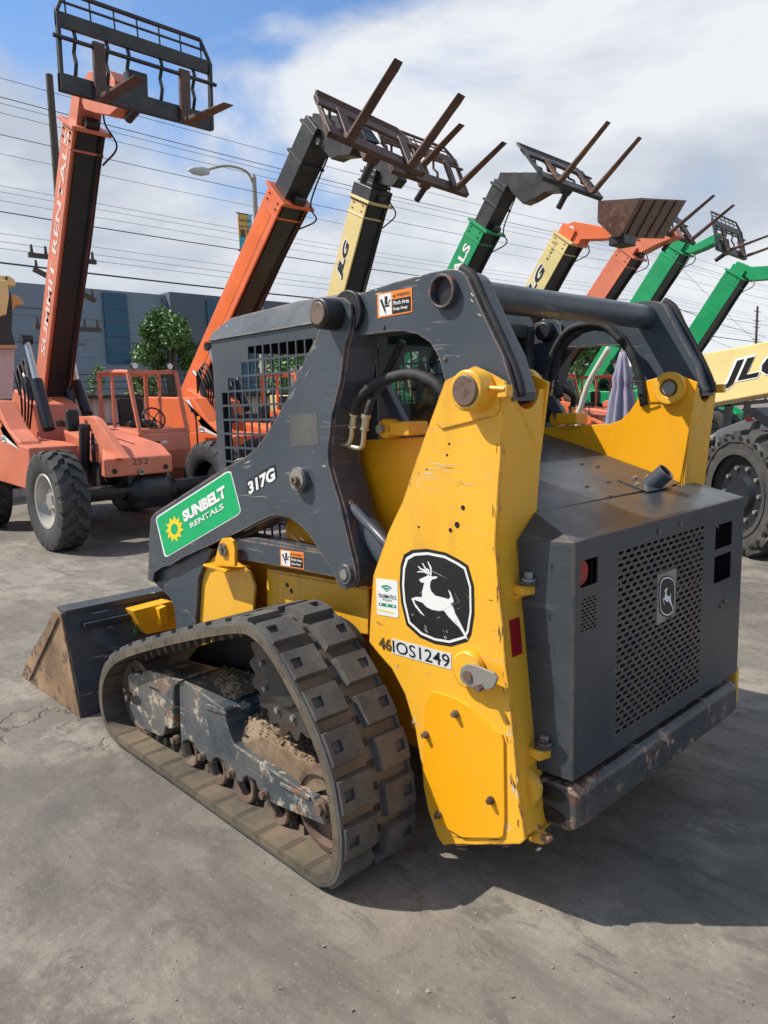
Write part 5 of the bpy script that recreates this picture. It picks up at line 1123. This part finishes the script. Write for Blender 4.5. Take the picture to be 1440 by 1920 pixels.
    br = [atY(*Zp(u, v), y) for u, v in [(405, 925), (420, 905), (500, 900), (535, 918), (590, 990), (665, 1105), (690, 1140), (590, 1145), (560, 1080), (525, 1000), (495, 975), (410, 975)]]
    add('levelling_bracket', MB().prism(br, (0, -.10, 0)), mat, bevel=.008)
    y = -3.80; cc = [atY(*Zp(u, v), y) for u, v in [(475, 965), (475, 1195), (490, 1300)]]
    lc = add('levelling_cylinder', MB().cyl(cc[0], cc[1], .068, 20).cyl(cc[0] + Vector((0, .07, 0)), cc[0] - Vector((0, .07, 0)), .05, 16), M_shroud, smooth=True, auto=40); add('cylinder_rod', MB().cyl(cc[1], cc[2], .026, 12).box(cc[2], (.1, .12, .1)), M_dull, lc)
    add('mirror', MB().box(atY(*Zp(408, 925), -3.72), (.10, .16, .28)), M_blk, bevel=.035)
    # lift cylinders
    for dy_, pts_ in ((.50, ((275, 975), (205, 700), (148, 470))), (-.46, ((492, 890), (432, 710), (385, 485)))):
        y = Y1 + dy_; q = [atY(*Zp(*c), y) for c in pts_]; lc = add('lift_cylinder', MB().cyl(q[0], q[1], .085, 22), M_shroud, smooth=True, auto=40)
        add('cylinder_rod', MB().cyl(q[1], q[2], .045, 18), M_steel, lc, smooth=True, auto=40); add('cylinder_eye', MB().cyl(q[2] + Vector((0, .07, 0)), q[2] - Vector((0, .07, 0)), .075, 18), M_blk, lc)
    for dy_, pts_ in ((.30, ((185, 830), (148, 690), (120, 640))), (-.28, ((405, 850), (385, 740), (350, 650)))):
        y = Y1 + dy_; q = [atY(*Zp(*c), y) for c in pts_]; lc = add('slave_cylinder', MB().cyl(q[0], q[1], .06, 18), M_shroud, smooth=True, auto=40); add('cylinder_rod', MB().cyl(q[1], q[2], .03, 14), M_steel, lc, smooth=True, auto=40)
    add('rear_frame', MB().prism([Vector((x, Y1 + .40, z)) for x, z in ((11.2, .9), (11.6, 1.75), (12.3, 2.0), (12.7, 1.6), (12.7, .9))], (0, -.66, 0)), mat, bevel=.02)
    sm = MB(); sm.box((9.9, Y1 + .06, 1.272), (.012, .60, .006), Matrix.Rotation(R(-8), 3, 'Y')); sm.bar((9.2, Y1 - .02, 1.195), (10.6, Y1 + .02, 1.395), .010, .006); add('panel_gap', sm, M_blk, nose)
    for yy in (cy0 - .12, cy1 + .12): wlt = add('work_light', MB().cyl((cf_ + .30, yy, zt + .085), (cf_ + .24, yy, zt + .08), .05, 14), M_blk, bevel=.006); add('lens', MB().cyl((cf_ + .239, yy, zt + .08), (cf_ + .236, yy, zt + .08), .042, 14), M_white, wlt)
    gr_ = MB(); gr_.tube(catmull([(cf_ - .02, cy1 - .05, .9), (cf_ - .09, cy1 - .06, 1.0), (cf_ - .09, cy1 - .06, 1.5), (cf_ + .02, cy1 - .05, 1.6)], 5), .012, 6); add('grab_rail', gr_, M_blk, smooth=True)
    add('headlight', MB().cyl((f + .02, Y1 + .52, 1.0), (f - .012, Y1 + .52, 1.0), .0, 3), M_blk) if False else None
    fl = MB()
    for i in range(3): fl.tube(catmull([(9.45 + .02 * i, Y1 + .40, 1.35), (9.30, Y1 + .46 + .02 * i, 1.1), (9.40, Y1 + .42, .9), (9.2, Y1 + .3 + .03 * i, .72)], 5), .011, 6)
    add('steering_hose', fl, M_hose, smooth=True)
    add('hose_guard', MB().box((10.9, Y1 + .02, 1.47), (.55, .42, .10)), M_blk, bevel=.02); add('fender_label', MB().box((9.698, Y1 + .80, 1.10), (.004, .10, .05)), M_white, sc_)
    hs = MB()
    for i in range(4): hs.tube(catmull([(11.4 + .05 * i, Y1 + .62 - .05 * i, 1.4), (11.2, Y1 + .66 - .05 * i, 1.9), (11.5, Y1 + .62 - .05 * i, 2.25 + .05 * i), (11.75, Y1 + .5, 1.9)], 5), .016, 6)
    add('hydraulic_hose', hs, M_hose, smooth=True)

def boom(T, Y, a0, a1, a2, mat, inmat, W=.46, D=.44, zpiv=1.7, sunk=True, Win=None):
    p0, p1, p2 = [atY(a[0], a[1], Y) for a in (a0, a1, a2)]; d = (p1 - p0).normalized(); pv = p1 + d * ((zpiv - p1.z) / d.z)
    n_ = Vector((-d.z, 0, d.x)) if d.x < 0 else Vector((-d.z, 0, d.x)); n_ = Vector((d.z * -1, 0, d.x)); 
    if n_.z > 0: n_ = -n_                          # underside normal (forward and down)
    up = n_; Yv = Vector((0, 1, 0))
    def bx(m, s0, s1, w0, w1, h0, h1): m.add([base + d * s + Yv * w_ + up * h for s in (s0, s1) for w_ in (w0, w1) for h in (h0, h1)], [(0, 1, 3, 2), (4, 6, 7, 5), (0, 4, 5, 1), (2, 3, 7, 6), (0, 2, 6, 4), (1, 5, 7, 3)])
    base = pv; L = (p1 - pv).length; L2 = (p2 - pv).length; m = MB(); h = D / 2; w_ = W / 2
    bx(m, 0, L, w_ - .03, w_, -h, h); bx(m, 0, L, -w_, -w_ + .03, -h, h); bx(m, 0, L, -w_ + .03, w_ - .03, -h, h - .05)
    ob = m.build('boom', mat, T, bevel=.008)
    k = MB(); bx(k, .1, L - .05, -w_ + .045, w_ - .075, h - .05, h - .012); k.build('boom_underside', M_shroud, ob)
    k = MB(); k.tube([base + d * s + Yv * (-w_ + .02) + up * (h + .02 + .01 * math.sin(s * 3)) for s in [L * i / 14 for i in range(15)]], .016, 6).tube([base + d * s + Yv * (-w_ + .07) + up * (h + .015 + .012 * math.sin(s * 2.2 + 1)) for s in [L * i / 14 for i in range(2, 15)]], .012, 6); k.build('boom_hose', M_hose, ob, smooth=True)
    k = MB(); bx(k, L - .03, L + .02, -w_ - .05, w_ + .05, -h - .04, h + .09); bx(k, L - .30, L - .27, -w_ - .012, w_ + .012, -h - .01, h + .01); k.build('boom_collar', mat, ob, bevel=.006)
    for s in (L - .1, L - .2):
        q = MB()
        for hh in (-h * .6, h * .6): c = base + d * s + Yv * (w_ + .002) + up * hh; q.cyl(c, c + Yv * .012, .014, 8)
        q.build('collar_bolt', M_blk, ob)
    k = MB(); g = .055; bx(k, L - .1, L2, -w_ + g, w_ - g, -h + g, h - g); ib = k.build('inner_boom', inmat, T, bevel=.008)
    if L2 - L > .5:
        k = MB(); bx(k, (L + L2) / 2, (L + L2) / 2 + .04, -w_ + .02, w_ - .02, -h + .02, h - .02); bx(k, L2 - .12, L2 - .08, -w_ + .02, w_ - .02, -h + .02, h - .02); k.build('boom_collar', inmat, ib, bevel=.004)
    k = MB(); k.tube(catmull([base + d * (L - .4) + Yv * (-w_ - .02) + up * h, base + d * (L - .1) + Yv * (-w_ - .10) + up * (h + .16), base + d * (L + .12) + Yv * (-w_ * .8) + up * (h + .04), base + d * (L2 - .1) + Yv * (-w_ * .7) + up * (h - .04)], 6), .013, 6); k.build('tip_hose', M_hose, ob, smooth=True)
    k = MB(); c = base + d * (L + .08) + up * (h + .02); k.cyl(c - Yv * .09, c + Yv * .09, .07, 16); k.build('wear_roller', M_shroud, ob, smooth=True, auto=40)
    return dict(base=base, d=d, up=up, L=L, w=w_, h=h, ob=ob)
def boom_text(B, s, s0, s1, off, hh, mat, bold=.02, shear=.0, under=None):
    f = lambda a: B['base'] + B['d'] * a + Vector((0, B['w'] + .001, 0)) + B['up'] * off
    if under: text('boom_lettering', s, f(s0 - .02) , f(s1 + .02), -B['up'], hh * 1.12, under, B['ob'], .001, bold + .05, shear)
    return text('boom_lettering', s, f(s0), f(s1), -B['up'], hh, mat, B['ob'], .003, bold, shear)
def head(T, Y, pts, mat, W=.30):
    p = [atY(a, b, Y + W / 2) for a, b in pts]; return MB().prism(p, (0, -W, 0)).build('boom_head', mat, T, bevel=.008)
def carriage(T, c, wid, hgt, pitch, roll=0, mat=None, fork=1.15, fmat=None, yaw=0, fy=.52):
    mat = mat or M_cblk; fmat = fmat or M_fork; Pm = R(pitch)
    fx = Vector((-math.cos(Pm), 0, math.sin(Pm))); uz = Vector((math.sin(Pm), 0, math.cos(Pm))); sy = Vector((0, 1, 0))
    if yaw: rz = Matrix.Rotation(R(yaw), 3, 'Z'); fx, uz, sy = rz @ fx, rz @ uz, rz @ sy
    if roll: rr = Matrix.Rotation(R(roll), 3, fx); uz, sy = rr @ uz, rr @ sy
    c = Vector(c); P = lambda f, s, u: c + fx * f + sy * s + uz * u
    def bx(m, f0, f1, s0, s1, u0, u1): m.add([P(f, s, u) for f in (f0, f1) for s in (s0, s1) for u in (u0, u1)], [(0, 1, 3, 2), (4, 6, 7, 5), (0, 4, 5, 1), (2, 3, 7, 6), (0, 2, 6, 4), (1, 5, 7, 3)])
    h = wid / 2; m = MB()
    bx(m, -.05, .03, -h, h, -.08, .10); bx(m, -.04, .01, -h, h, hgt * .60, hgt * .76)
    for s in (-1, 1):
        m.prism([P(-.03, s * h, -.08), P(.04, s * h, -.08), P(.03, s * h, hgt * .72), P(-.03, s * h, hgt * .80)], sy * (-s * .04))
        m.tube([P(-.01, s * (h - .02), hgt * .76), P(-.05, s * (h - .12), hgt)], .024, 6)
    m.tube([P(-.05, -h + .12, hgt), P(-.05, h - .12, hgt)], .026, 6); m.tube([P(-.03, -h + .06, hgt * .88), P(-.03, h - .06, hgt * .88)], .015, 6)
    for i in range(7): s = -h + .12 + (wid - .24) * i / 6; m.tube([P(-.02, s, hgt * .72), P(-.05, s, hgt)], .011, 6)
    fr = m.build('fork_carriage', mat, T, bevel=.004)
    for s in (-.62, -.24, .12, .34, .66): v = MB(); q = [P(-.05, s * h * 1.2, .08), P(.0, s * h * 1.2 + .0, hgt * .25), P(-.05, s * h * 1.2, hgt * .38), P(.01, s * h * 1.2, hgt * .52), P(-.03, s * h * 1.2, hgt * .62)]; v.tube(q, .022, 6); v.build('carriage_strut', mat, fr)
    MB().tube([P(.055, -h - .03, hgt * .47), P(.055, h + .06, hgt * .47)], .022, 10).build('fork_bar', mat, fr, smooth=True, auto=40)
    for s in (-fy, fy):
        k = MB(); k.prism([P(.03, s - .075, hgt * .53), P(.085, s - .075, hgt * .53), P(.085, s - .075, -.06), P(fork * .9, s - .065, -.085), P(fork, s - .045, -.095), P(fork, s - .045, -.105), P(.08, s - .075, -.115), P(.03, s - .075, -.08)], sy * .13); k.build('fork', fmat, fr, bevel=.006)
    bk_ = MB(); bx(bk_, -.20, -.05, -.12, .12, -.02, hgt * .40); bk_.build('tilt_mount', mat, fr, bevel=.02)
    bx2 = MB(); bx2.cyl(P(-.45, -.05, -.05), P(-.10, -.05, .05), .055, 14); bx2.build('tilt_cylinder', M_shroud, fr, smooth=True, auto=40)
    return fr
GRP = 'telehandlers parked in a row with raised booms'
def TH(Y, label): 
    T = thing('telehandler', (9.0, Y, 0), label, 'telehandler', GRP); return T
def o4(pts): return [(800 + u * .44444, 180 + v * .44444) for u, v in pts]
# 1: salmon, nearest
T = TH(Y1, 'nearest salmon telehandler at the left, stencilled 252 on its nose'); body(T, M_org, num='252'); ORG[0] = T.location.copy()
Bm = boom(T, -4.40, (94, 770), (158, 236), (178, 178), M_org, M_org, W=.42, D=.37)
Bl = Bm['L']; boom_text(Bm, 'SUMMIT RENTALS', Bl * .22, Bl * .975, .09, .15, flat('faded_white_print', (.80, .62, .55), .5, var=.12), .02)
head(T, -4.40, [(156, 150), (165, 134), (205, 132), (214, 150), (222, 200), (205, 216), (180, 212), (158, 205), (150, 185)], M_org, .26)
carriage(T, (8.52, -4.40, 5.13), 1.87, .93, -4, fork=1.06)
# 2: orange, behind the cab
T = TH(-7.25, 'orange telehandler with black inner boom just behind the loader cab, brown forks tilted far up'); body(T, M_org2); ORG[0] = T.location.copy()
Bm = boom(T, -7.35, (390, 700), (543, 366), (602, 232), M_org2, M_cblk, W=.50, D=.46)
MB().prism([Bm['base'] + Bm['d'] * s + Vector((0, Bm['w'] + .002, 0)) + Bm['up'] * o_ for s, o_ in ((Bm['L'] * .25, -.12), (Bm['L'] * .93, -.12), (Bm['L'] * .93, .10), (Bm['L'] * .25, .10))], (0, .002, 0)).build('boom_panel', paint('repainted_orange', (.80, .15, .02), .38, dust=.02), Bm['ob'])
head(T, -7.35, [(586.7, 210.7), (642.7, 217), (664, 223.6), (690, 262), (668, 268), (655, 290), (634, 292.5), (621, 299), (604, 279.6), (593, 262), (595, 245), (580, 236.5)], M_cblk, .24)
MB().cyl(atY(598, 265, -7.23), atY(598, 265, -7.23) + Vector((0, .03, 0)), .05, 16).build('head_pin', M_dull, T)
carriage(T, (7.67, -7.35, 5.00), 1.63, .90, 34, -11, mat=M_fork, fork=1.2)
# 3: cream
T = TH(-9.95, 'cream yellow telehandler with a plain black lettered boom rising straight behind the loader cab roof'); body(T, M_crm, slats=False, enclosed=True, stripe=False); ORG[0] = T.location.copy()
Bm = boom(T, -9.95, (640, 580), (694, 376), (708, 318), M_crm, M_cblk, W=.52, D=.46)
MB().prism([Bm['base'] + Bm['d'] * s + Vector((0, Bm['w'] + .01, 0)) + Bm['up'] * o_ for s, o_ in ((Bm['L'] - .06, -.27), (Bm['L'] + .24, -.27), (Bm['L'] + .24, .26), (Bm['L'] - .06, .26))], (0, -.54, 0)).build('boom_collar', M_cblk, T, bevel=.01)
boom_text(Bm, 'JLG', Bm['L'] - 1.50, Bm['L'] - .78, .10, .22, M_black, .05, .25, M_white)
head(T, -9.95, [(698, 282), (737, 299), (746, 335.6), (735, 350), (677, 338), (684, 315)], M_cblk, .24)
carriage(T, (8.98, -9.85, 5.36), 1.85, .95, 25, -3, mat=M_fork, fork=1.25)
# 4: green
T = TH(-12.5, 'green telehandler whose lettered boom ends in a long black section and dark forks'); body(T, M_grn, stripe=False, slats=False, enclosed=True); ORG[0] = T.location.copy()
Bm = boom(T, -12.5, (868, 512), (911, 425), (948, 343), M_grn, M_cblk, W=.52, D=.46)
boom_text(Bm, 'SUNBELT RENTALS', Bm['L'] * .12, Bm['L'] - .42, .10, .19, M_white, .03)
head(T, -12.5, o4([(310, 320), (465, 320), (560, 345), (560, 400), (500, 405), (440, 440), (405, 455), (350, 400), (330, 375), (300, 350)]), M_cblk, .26)
carriage(T, (7.86, -12.45, 5.47), 1.9, .95, 38, -2, mat=M_cblk, fork=1.25, fmat=paint('brown_rusty_fork', (.09, .04, .025), .55, dust=.2, chip=.8, spots=.5, chipcol=(.22, .10, .05)))
# 5: cream boom with orange body and a bucket
T = TH(-15.1, 'telehandler with lettered cream boom, orange gooseneck and orange cab, lifting a brown bucket'); body(T, M_org2, enclosed=True, stripe=False); ORG[0] = T.location.copy()
Bm = boom(T, -15.1, (963, 635), (1067, 447), (1078, 428), M_crm, M_org2, W=.56, D=.50)
boom_text(Bm, 'JLG', Bm['L'] - 1.62, Bm['L'] - .72, .10, .26, M_black, .05, .25, M_white); boom_text(Bm, '414310', Bm['L'] - .60, Bm['L'] - .16, -.02, .08, M_black, .0)
hd = head(T, -15.1, o4([(560, 590), (590, 540), (620, 528), (690, 540), (760, 555), (860, 590), (870, 605), (800, 600), (650, 605), (640, 625), (605, 632)]), M_org2, .36)
c9 = atY(1070, 431, -15.1 + .19); MB().cyl(c9, c9 + Vector((0, .004, 0)), .085, 22).build('number_disc', M_white, hd); text('disc_number', '9', c9 + Vector((.03, .006, -.05)), c9 + Vector((-.03, .006, -.04)), (0, 0, 1), .10, M_black, hd, .002, .02)
bl_ = [atY(a, b, -14.4) for a, b in o4([(725, 442), (895, 436), (850, 520), (815, 590), (790, 595), (722, 530)])]; br_ = [atY(a, b, -16.6) for a, b in o4([(905, 430), (1095, 440), (1060, 500), (1000, 600), (960, 600), (880, 530)])]
M_bkt = paint('bucket_brown_steel', (.10, .045, .03), .35, dust=.25, chip=.6, spots=.55, fade=.4, metal=.3, chipcol=(.22, .13, .08))
kb = MB(); n = 6
kb.add(bl_ + br_, [tuple(range(6)), tuple(range(11, 5, -1))] + [(i, (i + 1) % n, (i + 1) % n + n, i + n) for i in range(n) if i != 0]); bko = kb.build('bucket', M_bkt, T, solid=.02)
for k_ in (.12, .34, .56, .78):
    rb = MB(); a_ = bl_[1].lerp(br_[1], k_); b_ = bl_[3].lerp(br_[3], k_); rb.bar(a_ + Vector((-.02, 0, 0)), b_ + Vector((-.02, 0, -.01)), .05, .02); rb.build('bucket_rib', M_bkt, bko)
MB().box(bl_[3].lerp(br_[3], .15) + Vector((.1, 0, -.08)), (.35, .5, .2)).build('bucket_mount', M_cblk, T, bevel=.02)
# 6: salmon, far
T = TH(-17.8, 'far salmon telehandler between the lettered cream boom and the green booms'); body(T, M_org, enclosed=True); ORG[0] = T.location.copy()
boom(T, -17.8, (1125, 561), (1183, 473), (1192, 459), M_org, M_org, W=.56, D=.50)
head(T, -17.8, o4([(820, 650), (850, 610), (900, 590), (1040, 555), (1060, 590), (960, 630), (905, 660)]), M_org, .36)
carriage(T, (8.45, -17.95, 5.42), 1.75, .95, 32, -3, fork=1.25, mat=M_cblk)
# 7: green
T = TH(-20.6, 'far green telehandler, the left one of the two at the right, its forks almost level'); body(T, M_grn, stripe=False, enclosed=True); ORG[0] = T.location.copy()
boom(T, -20.6, (1210, 565), (1272, 467), (1283, 449), M_grn, M_grn, W=.60, D=.52)
head(T, -20.6, o4([(1030, 640), (1070, 612), (1130, 625), (1225, 575), (1235, 610), (1160, 645), (1110, 665)]), M_grn, .36)
carriage(T, (8.2, -20.6, 5.31), 1.82, .95, 12, -2, fork=1.3, mat=M_cblk)
# 8: green at the right edge
T = TH(-23.4, 'rightmost green telehandler, its gooseneck running out of the right edge of the picture'); body(T, M_grn, stripe=False, enclosed=True); ORG[0] = T.location.copy()
boom(T, -23.4, (1295, 651), (1384, 515), (1392, 502), M_grn, M_grn, W=.60, D=.54)
head(T, -23.4, o4([(1290, 720), (1310, 697), (1365, 720), (1520, 712), (1700, 760), (1520, 765), (1365, 778)]), M_grn, .4)

# ---- yellow machine part at the left edge
ORG[0] = Vector((13.6, -2.6, 0)); T = thing('yellow_loader', ORG[0], 'yellow and black loader mast cut off by the left edge beside the salmon boom', 'loader')
def yl(pts): return [atX(u * 60 / 411, 500 + v * 280 / 1920, 13.6) for u, v in pts]
MB().prism(yl([(-300, 1050), (190, 1060), (170, 1700), (-300, 1700)]), (.5, 0, 0)).build('column', flat('weathered_white_panel', (.48, .44, .42), .8, var=.15), T, bevel=.01)
MB().prism(yl([(-100, 330), (140, 320), (165, 600), (150, 800), (195, 1000), (-100, 1000)]), (.5, 0, 0)).build('mast', M_shroud, T, bevel=.01)
MB().prism(yl([(-200, 200), (20, 210), (45, 400), (10, 640), (-200, 700)]), (-.3, 0, 0)).build('boom_cover', M_crm, T, bevel=.02)
MB().prism(yl([(-200, 100), (120, 115), (190, 160), (215, 245), (180, 250), (-200, 220)]), (.3, 0, 0)).build('roof', M_crm, T, bevel=.02)
MB().prism(yl([(140, 350), (230, 370), (290, 430), (312, 490), (200, 500), (160, 590)]), (.3, 0, 0)).build('fender', paint('amber_paint', (.55, .33, .10), .5), T, bevel=.02)
MB().prism(yl([(-100, 1010), (195, 1015), (200, 1055), (-100, 1050)]), (-.1, 0, 0)).prism(yl([(60, 130), (95, 130), (105, 330), (80, 330)]), (.1, 0, 0)).build('rail', paint('amber_paint2', (.50, .30, .14), .5), T)
# ---- telehandler with horizontal cream boom at the right, big solid tyres
hd_ = Vector((-.83, .556, 0)); axl = Vector((.556, .83, 0)); wc = Vector((2.82, -7.84, .625))
ORG[0] = Vector((wc.x, wc.y, 0)); T = thing('telehandler', ORG[0], 'telehandler at the right edge with huge lowered cream boom and black holed tyres', 'telehandler')
def solid_tyre(Rr=.645, W=.40, n=16):
    m = MB(); hw = W / 2; m.lathe((0, 0, 0), (0, 1, 0), [(.40, -hw), (.57, -hw * .98), (Rr - .05, -hw * .9), (Rr - .05, hw * .9), (.57, hw * .98), (.53, hw), (.525, hw * .94), (.45, hw * .94), (.445, hw), (.40, hw)], 60)
    for s in (-1, 1):
        for i in range(n):
            a0 = 2 * math.pi * (i + (.5 if s > 0 else 0)) / n; o = len(m.v); st = ((0, 0, Rr, .20), (.55, .06, Rr, .19), (.95, .16, Rr - .01, .15), (1.02, .17, Rr - .10, .13))
            for y, da, rr, wd in st:
                for rad, e in ((Rr - .07 if rr > Rr - .05 else rr - .02, wd / 2 + .015), (rr, wd / 2)):
                    for q in (-1, 1): an = a0 + da + q * e / Rr * .8; m.v.append(Vector((rad * math.cos(an), s * y * hw, rad * math.sin(an))))
            for k in range(3): A = o + k * 4; B_ = A + 4; m.f += [(A + 2, A + 3, B_ + 3, B_ + 2), (A, A + 2, B_ + 2, B_), (A + 3, A + 1, B_ + 1, B_ + 3)]
            m.f += [(o, o + 1, o + 3, o + 2), (o + 12, o + 14, o + 15, o + 13)]
    return m
rotw = Matrix((( -hd_.x, axl.x, 0), (-hd_.y, axl.y, 0), (0, 0, 1))).to_4x4()
def big_wheel(c):
    old = ORG[0].copy(); ORG[0] = Vector((0, 0, 0)); t_ = solid_tyre().build('wheel', M_tire, T, smooth=True, auto=30); t_.matrix_local = Matrix.Translation(Vector(c) - old) @ rotw
    hl = MB()
    for i in range(30):
        a = 2 * math.pi * i / 30; r0 = .57; hp = [(r0 + .026 * math.cos(q)) for q in (0, 1.57, 3.14, 4.71)]
        cc_ = Vector((r0 * math.cos(a), .1975, r0 * math.sin(a))); rd = Vector((math.cos(a), 0, math.sin(a))); tg_ = Vector((-math.sin(a), 0, math.cos(a)))
        hl.prism([cc_ + rd * .022, cc_ + tg_ * .036 - rd * .012, cc_ - rd * .022 - tg_ * .006, cc_ - tg_ * .034 + rd * .004], (0, .008, 0))
    hl.build('tyre_hole', M_blk, t_)
    rm = MB().lathe((0, 0, 0), (0, 1, 0), [(.41, .17), (.39, .17), (.38, .13), (.36, .11), (.20, .11), (.17, .16), (0, .15)], 44); rm.build('rim', M_shroud, t_, smooth=True, auto=40)
    for i in range(10):
        a = 2 * math.pi * i / 10; c0 = Vector((.27 * math.cos(a), .11, .27 * math.sin(a))); MB().cyl(c0, c0 + Vector((0, .03, 0)), .02, 8).build('wheel_nut', M_dull, t_)
    ORG[0] = old
big_wheel(wc); big_wheel(wc + hd_ * 3.0)
zc = Vector((0, 0, 1))
MB().prism([wc + hd_ * -.4 + axl * -.5 - zc * .1, wc + hd_ * 3.6 + axl * -.5 - zc * .1, wc + hd_ * 3.6 + axl * -.5 + zc * .4, wc + hd_ * -.4 + axl * -.5 + zc * .3], axl * -.9).build('chassis', M_cblk, T, bevel=.01)
MB().cyl(wc, wc - axl * 2.0, .12, 16).build('axle', M_shroud, T)
def rb4(u): return (atY(1250, 676.5, -9.1).lerp(atY(1600, 609, -7.6), u), atY(1250, 772, -9.1).lerp(atY(1600, 709, -7.6), u))
tA, bA = rb4(0); tB, bB = rb4(1.0); off_ = Vector((-.12, -.42, 0))
bmo = MB().add([tA, tB, bB, bA, tA + off_, tB + off_, bB + off_, bA + off_], [(0, 1, 2, 3), (7, 6, 5, 4), (0, 4, 5, 1), (1, 5, 6, 2), (2, 6, 7, 3), (3, 7, 4, 0)]).build('boom', M_crm, T, bevel=.012)
def rbp(px, v):                                    # point on the boom's near face: v=0 bottom, 1 top
    u = 0
    nface = (tB - tA).cross(bA - tA).normalized(); 
    ytop = 665 - .192 * (px - 1310); ybot = 755 - .18 * (px - 1345); r_ = ray(px, ybot + (ytop - ybot) * v); return EYE + r_ * ((tA - EYE).dot(nface) / r_.dot(nface))
upb = rbp(1400, 1) - rbp(1400, 0)
text('boom_lettering', 'JLG', rbp(1346, .20), rbp(1506, .20), upb, upb.length * .60, M_white, bmo, .002, .07, .35)
text('boom_lettering', 'JLG', rbp(1352, .235), rbp(1500, .235), upb, upb.length * .52, M_black, bmo, .005, .035, .35)
text('boom_lettering', '415', rbp(1290, .70), rbp(1317, .70), upb, upb.length * .13, M_black, bmo, .002, .0)
text('door_lettering', 'Next or', rbp(1432, -1.02), rbp(1475, -1.02), upb, upb.length * .12, M_black, T, .03, 0)
MB().prism([rbp(1424, -.86), rbp(1560, -.86), rbp(1560, -1.35), rbp(1424, -1.35)], (.1, -.3, 0)).build('step_panel', M_white, T, bevel=.01)
MB().prism([rbp(1424, -.80), rbp(1560, -.78), rbp(1560, -.86), rbp(1424, -.86)], (.1, -.3, 0)).build('orange_trim', paint('orange_trim_paint', (.70, .30, .08), .5), T, bevel=.01)
# ---- white loader beneath that boom
ORG[0] = atX(1400, 800, 3.2); ORG[0].z = 0; T = thing('skid_loader', ORG[0], 'white loader with a red flash and black arms beyond the big holed tyre', 'loader')
def wl(pts, y): return [atY(a, b, y) for a, b in pts]
wh = MB().prism(wl([(1340, 812), (1346, 806), (1405, 783), (1418, 789), (1400, 818), (1390, 832), (1340, 838)], -9.7), (-.1, -.9, 0)).build('hood', M_white, T, bevel=.02)
MB().prism(wl([(1396, 786), (1405, 782), (1419, 787), (1402, 791)], -9.69), (0, .004, 0)).build('red_flash', flat('red_vinyl', (.60, .04, .02), .4), wh)
MB().prism(wl([(1392, 768), (1412, 764), (1440, 782), (1480, 800), (1480, 822), (1440, 805)], -9.3), (-.1, -.2, 0)).prism(wl([(1395, 824), (1480, 824), (1480, 834), (1395, 832)], -9.3), (-.1, -.3, 0)).prism(wl([(1412, 790), (1420, 788), (1404, 824), (1396, 824)], -9.3), (0, -.2, 0)).build('lift_arm', flat('grey_arm_paint', (.09, .095, .10), .5), T, bevel=.01)
MB().prism(wl([(1360, 752), (1372, 752), (1364, 800), (1354, 802)], -10.6), (0, -.1, 0)).prism(wl([(1395, 752), (1404, 752), (1400, 790), (1392, 790)], -10.6), (0, -.1, 0)).prism(wl([(1340, 757), (1480, 745), (1480, 752), (1340, 764)], -10.6), (0, -.1, 0)).build('cage', M_blk, T)
MB().box(ORG[0] + Vector((0, -1.6, .55)), (1.6, 1.6, .8)).build('body', M_blk, T, bevel=.02)
# ---- closed umbrella and flexible pipe behind the loader
ub_ = atY(1165, 800, -8.6); ORG[0] = Vector((ub_.x, -8.6, 0)); T = thing('closed_umbrella', ORG[0], 'folded grey lilac patio umbrella standing behind the right tower of the loader', 'umbrella')
zt_ = atY(1162, 652, -8.6).z
um = MB(); o = 0; NR, NZ = 48, 14
for j in range(NZ + 1):
    z = zt_ - .05 - (zt_ - .75) * j / NZ; rr = .035 + .19 * (j / NZ) ** .75
    if j in (3, 4): rr *= 1.12 if j == 3 else .86
    for i in range(NR): a = 2 * math.pi * i / NR; k = 1 + .30 * math.sin(a * 8 + j * .12) * min(1, j / 4); um.v.append(Vector((ORG[0].x + rr * k * math.cos(a), ORG[0].y + rr * k * math.sin(a), z)))
for j in range(NZ):
    for i in range(NR): um.f.append((j * NR + i, j * NR + (i + 1) % NR, (j + 1) * NR + (i + 1) % NR, (j + 1) * NR + i))
um.build('canopy', flat('lilac_canvas', (.25, .23, .30), .85, var=.1), T, smooth=True, solid=.006)
MB().cyl((ORG[0].x, ORG[0].y, 0), (ORG[0].x, ORG[0].y, zt_ + .05), .022, 12).build('pole', flat('umbrella_pole', (.35, .33, .30), .5), T); MB().cyl((ORG[0].x, ORG[0].y, 0), (ORG[0].x, ORG[0].y, .08), .25, 24, .22).build('base', M_cblk, T)
hp_ = [atY(a, b, -7.6) for a, b in ((1142, 652), (1122, 685), (1103, 720), (1090, 760), (1083, 800))]; ORG[0] = Vector((hp_[-1].x, -7.6, 0))
fh = MB().tube(catmull(hp_ + [Vector((hp_[-1].x + .02, -7.6, .0))], 6), .032, 12).build('flexible_pipe', flat('beige_hose', (.50, .46, .38), .6), smooth=True); fh.location = ORG[0]; tag(fh, 'beige curved pipe standing in front of the orange cab, left of the folded umbrella', 'pipe')
ORG[0] = Vector((0, 0, 0))
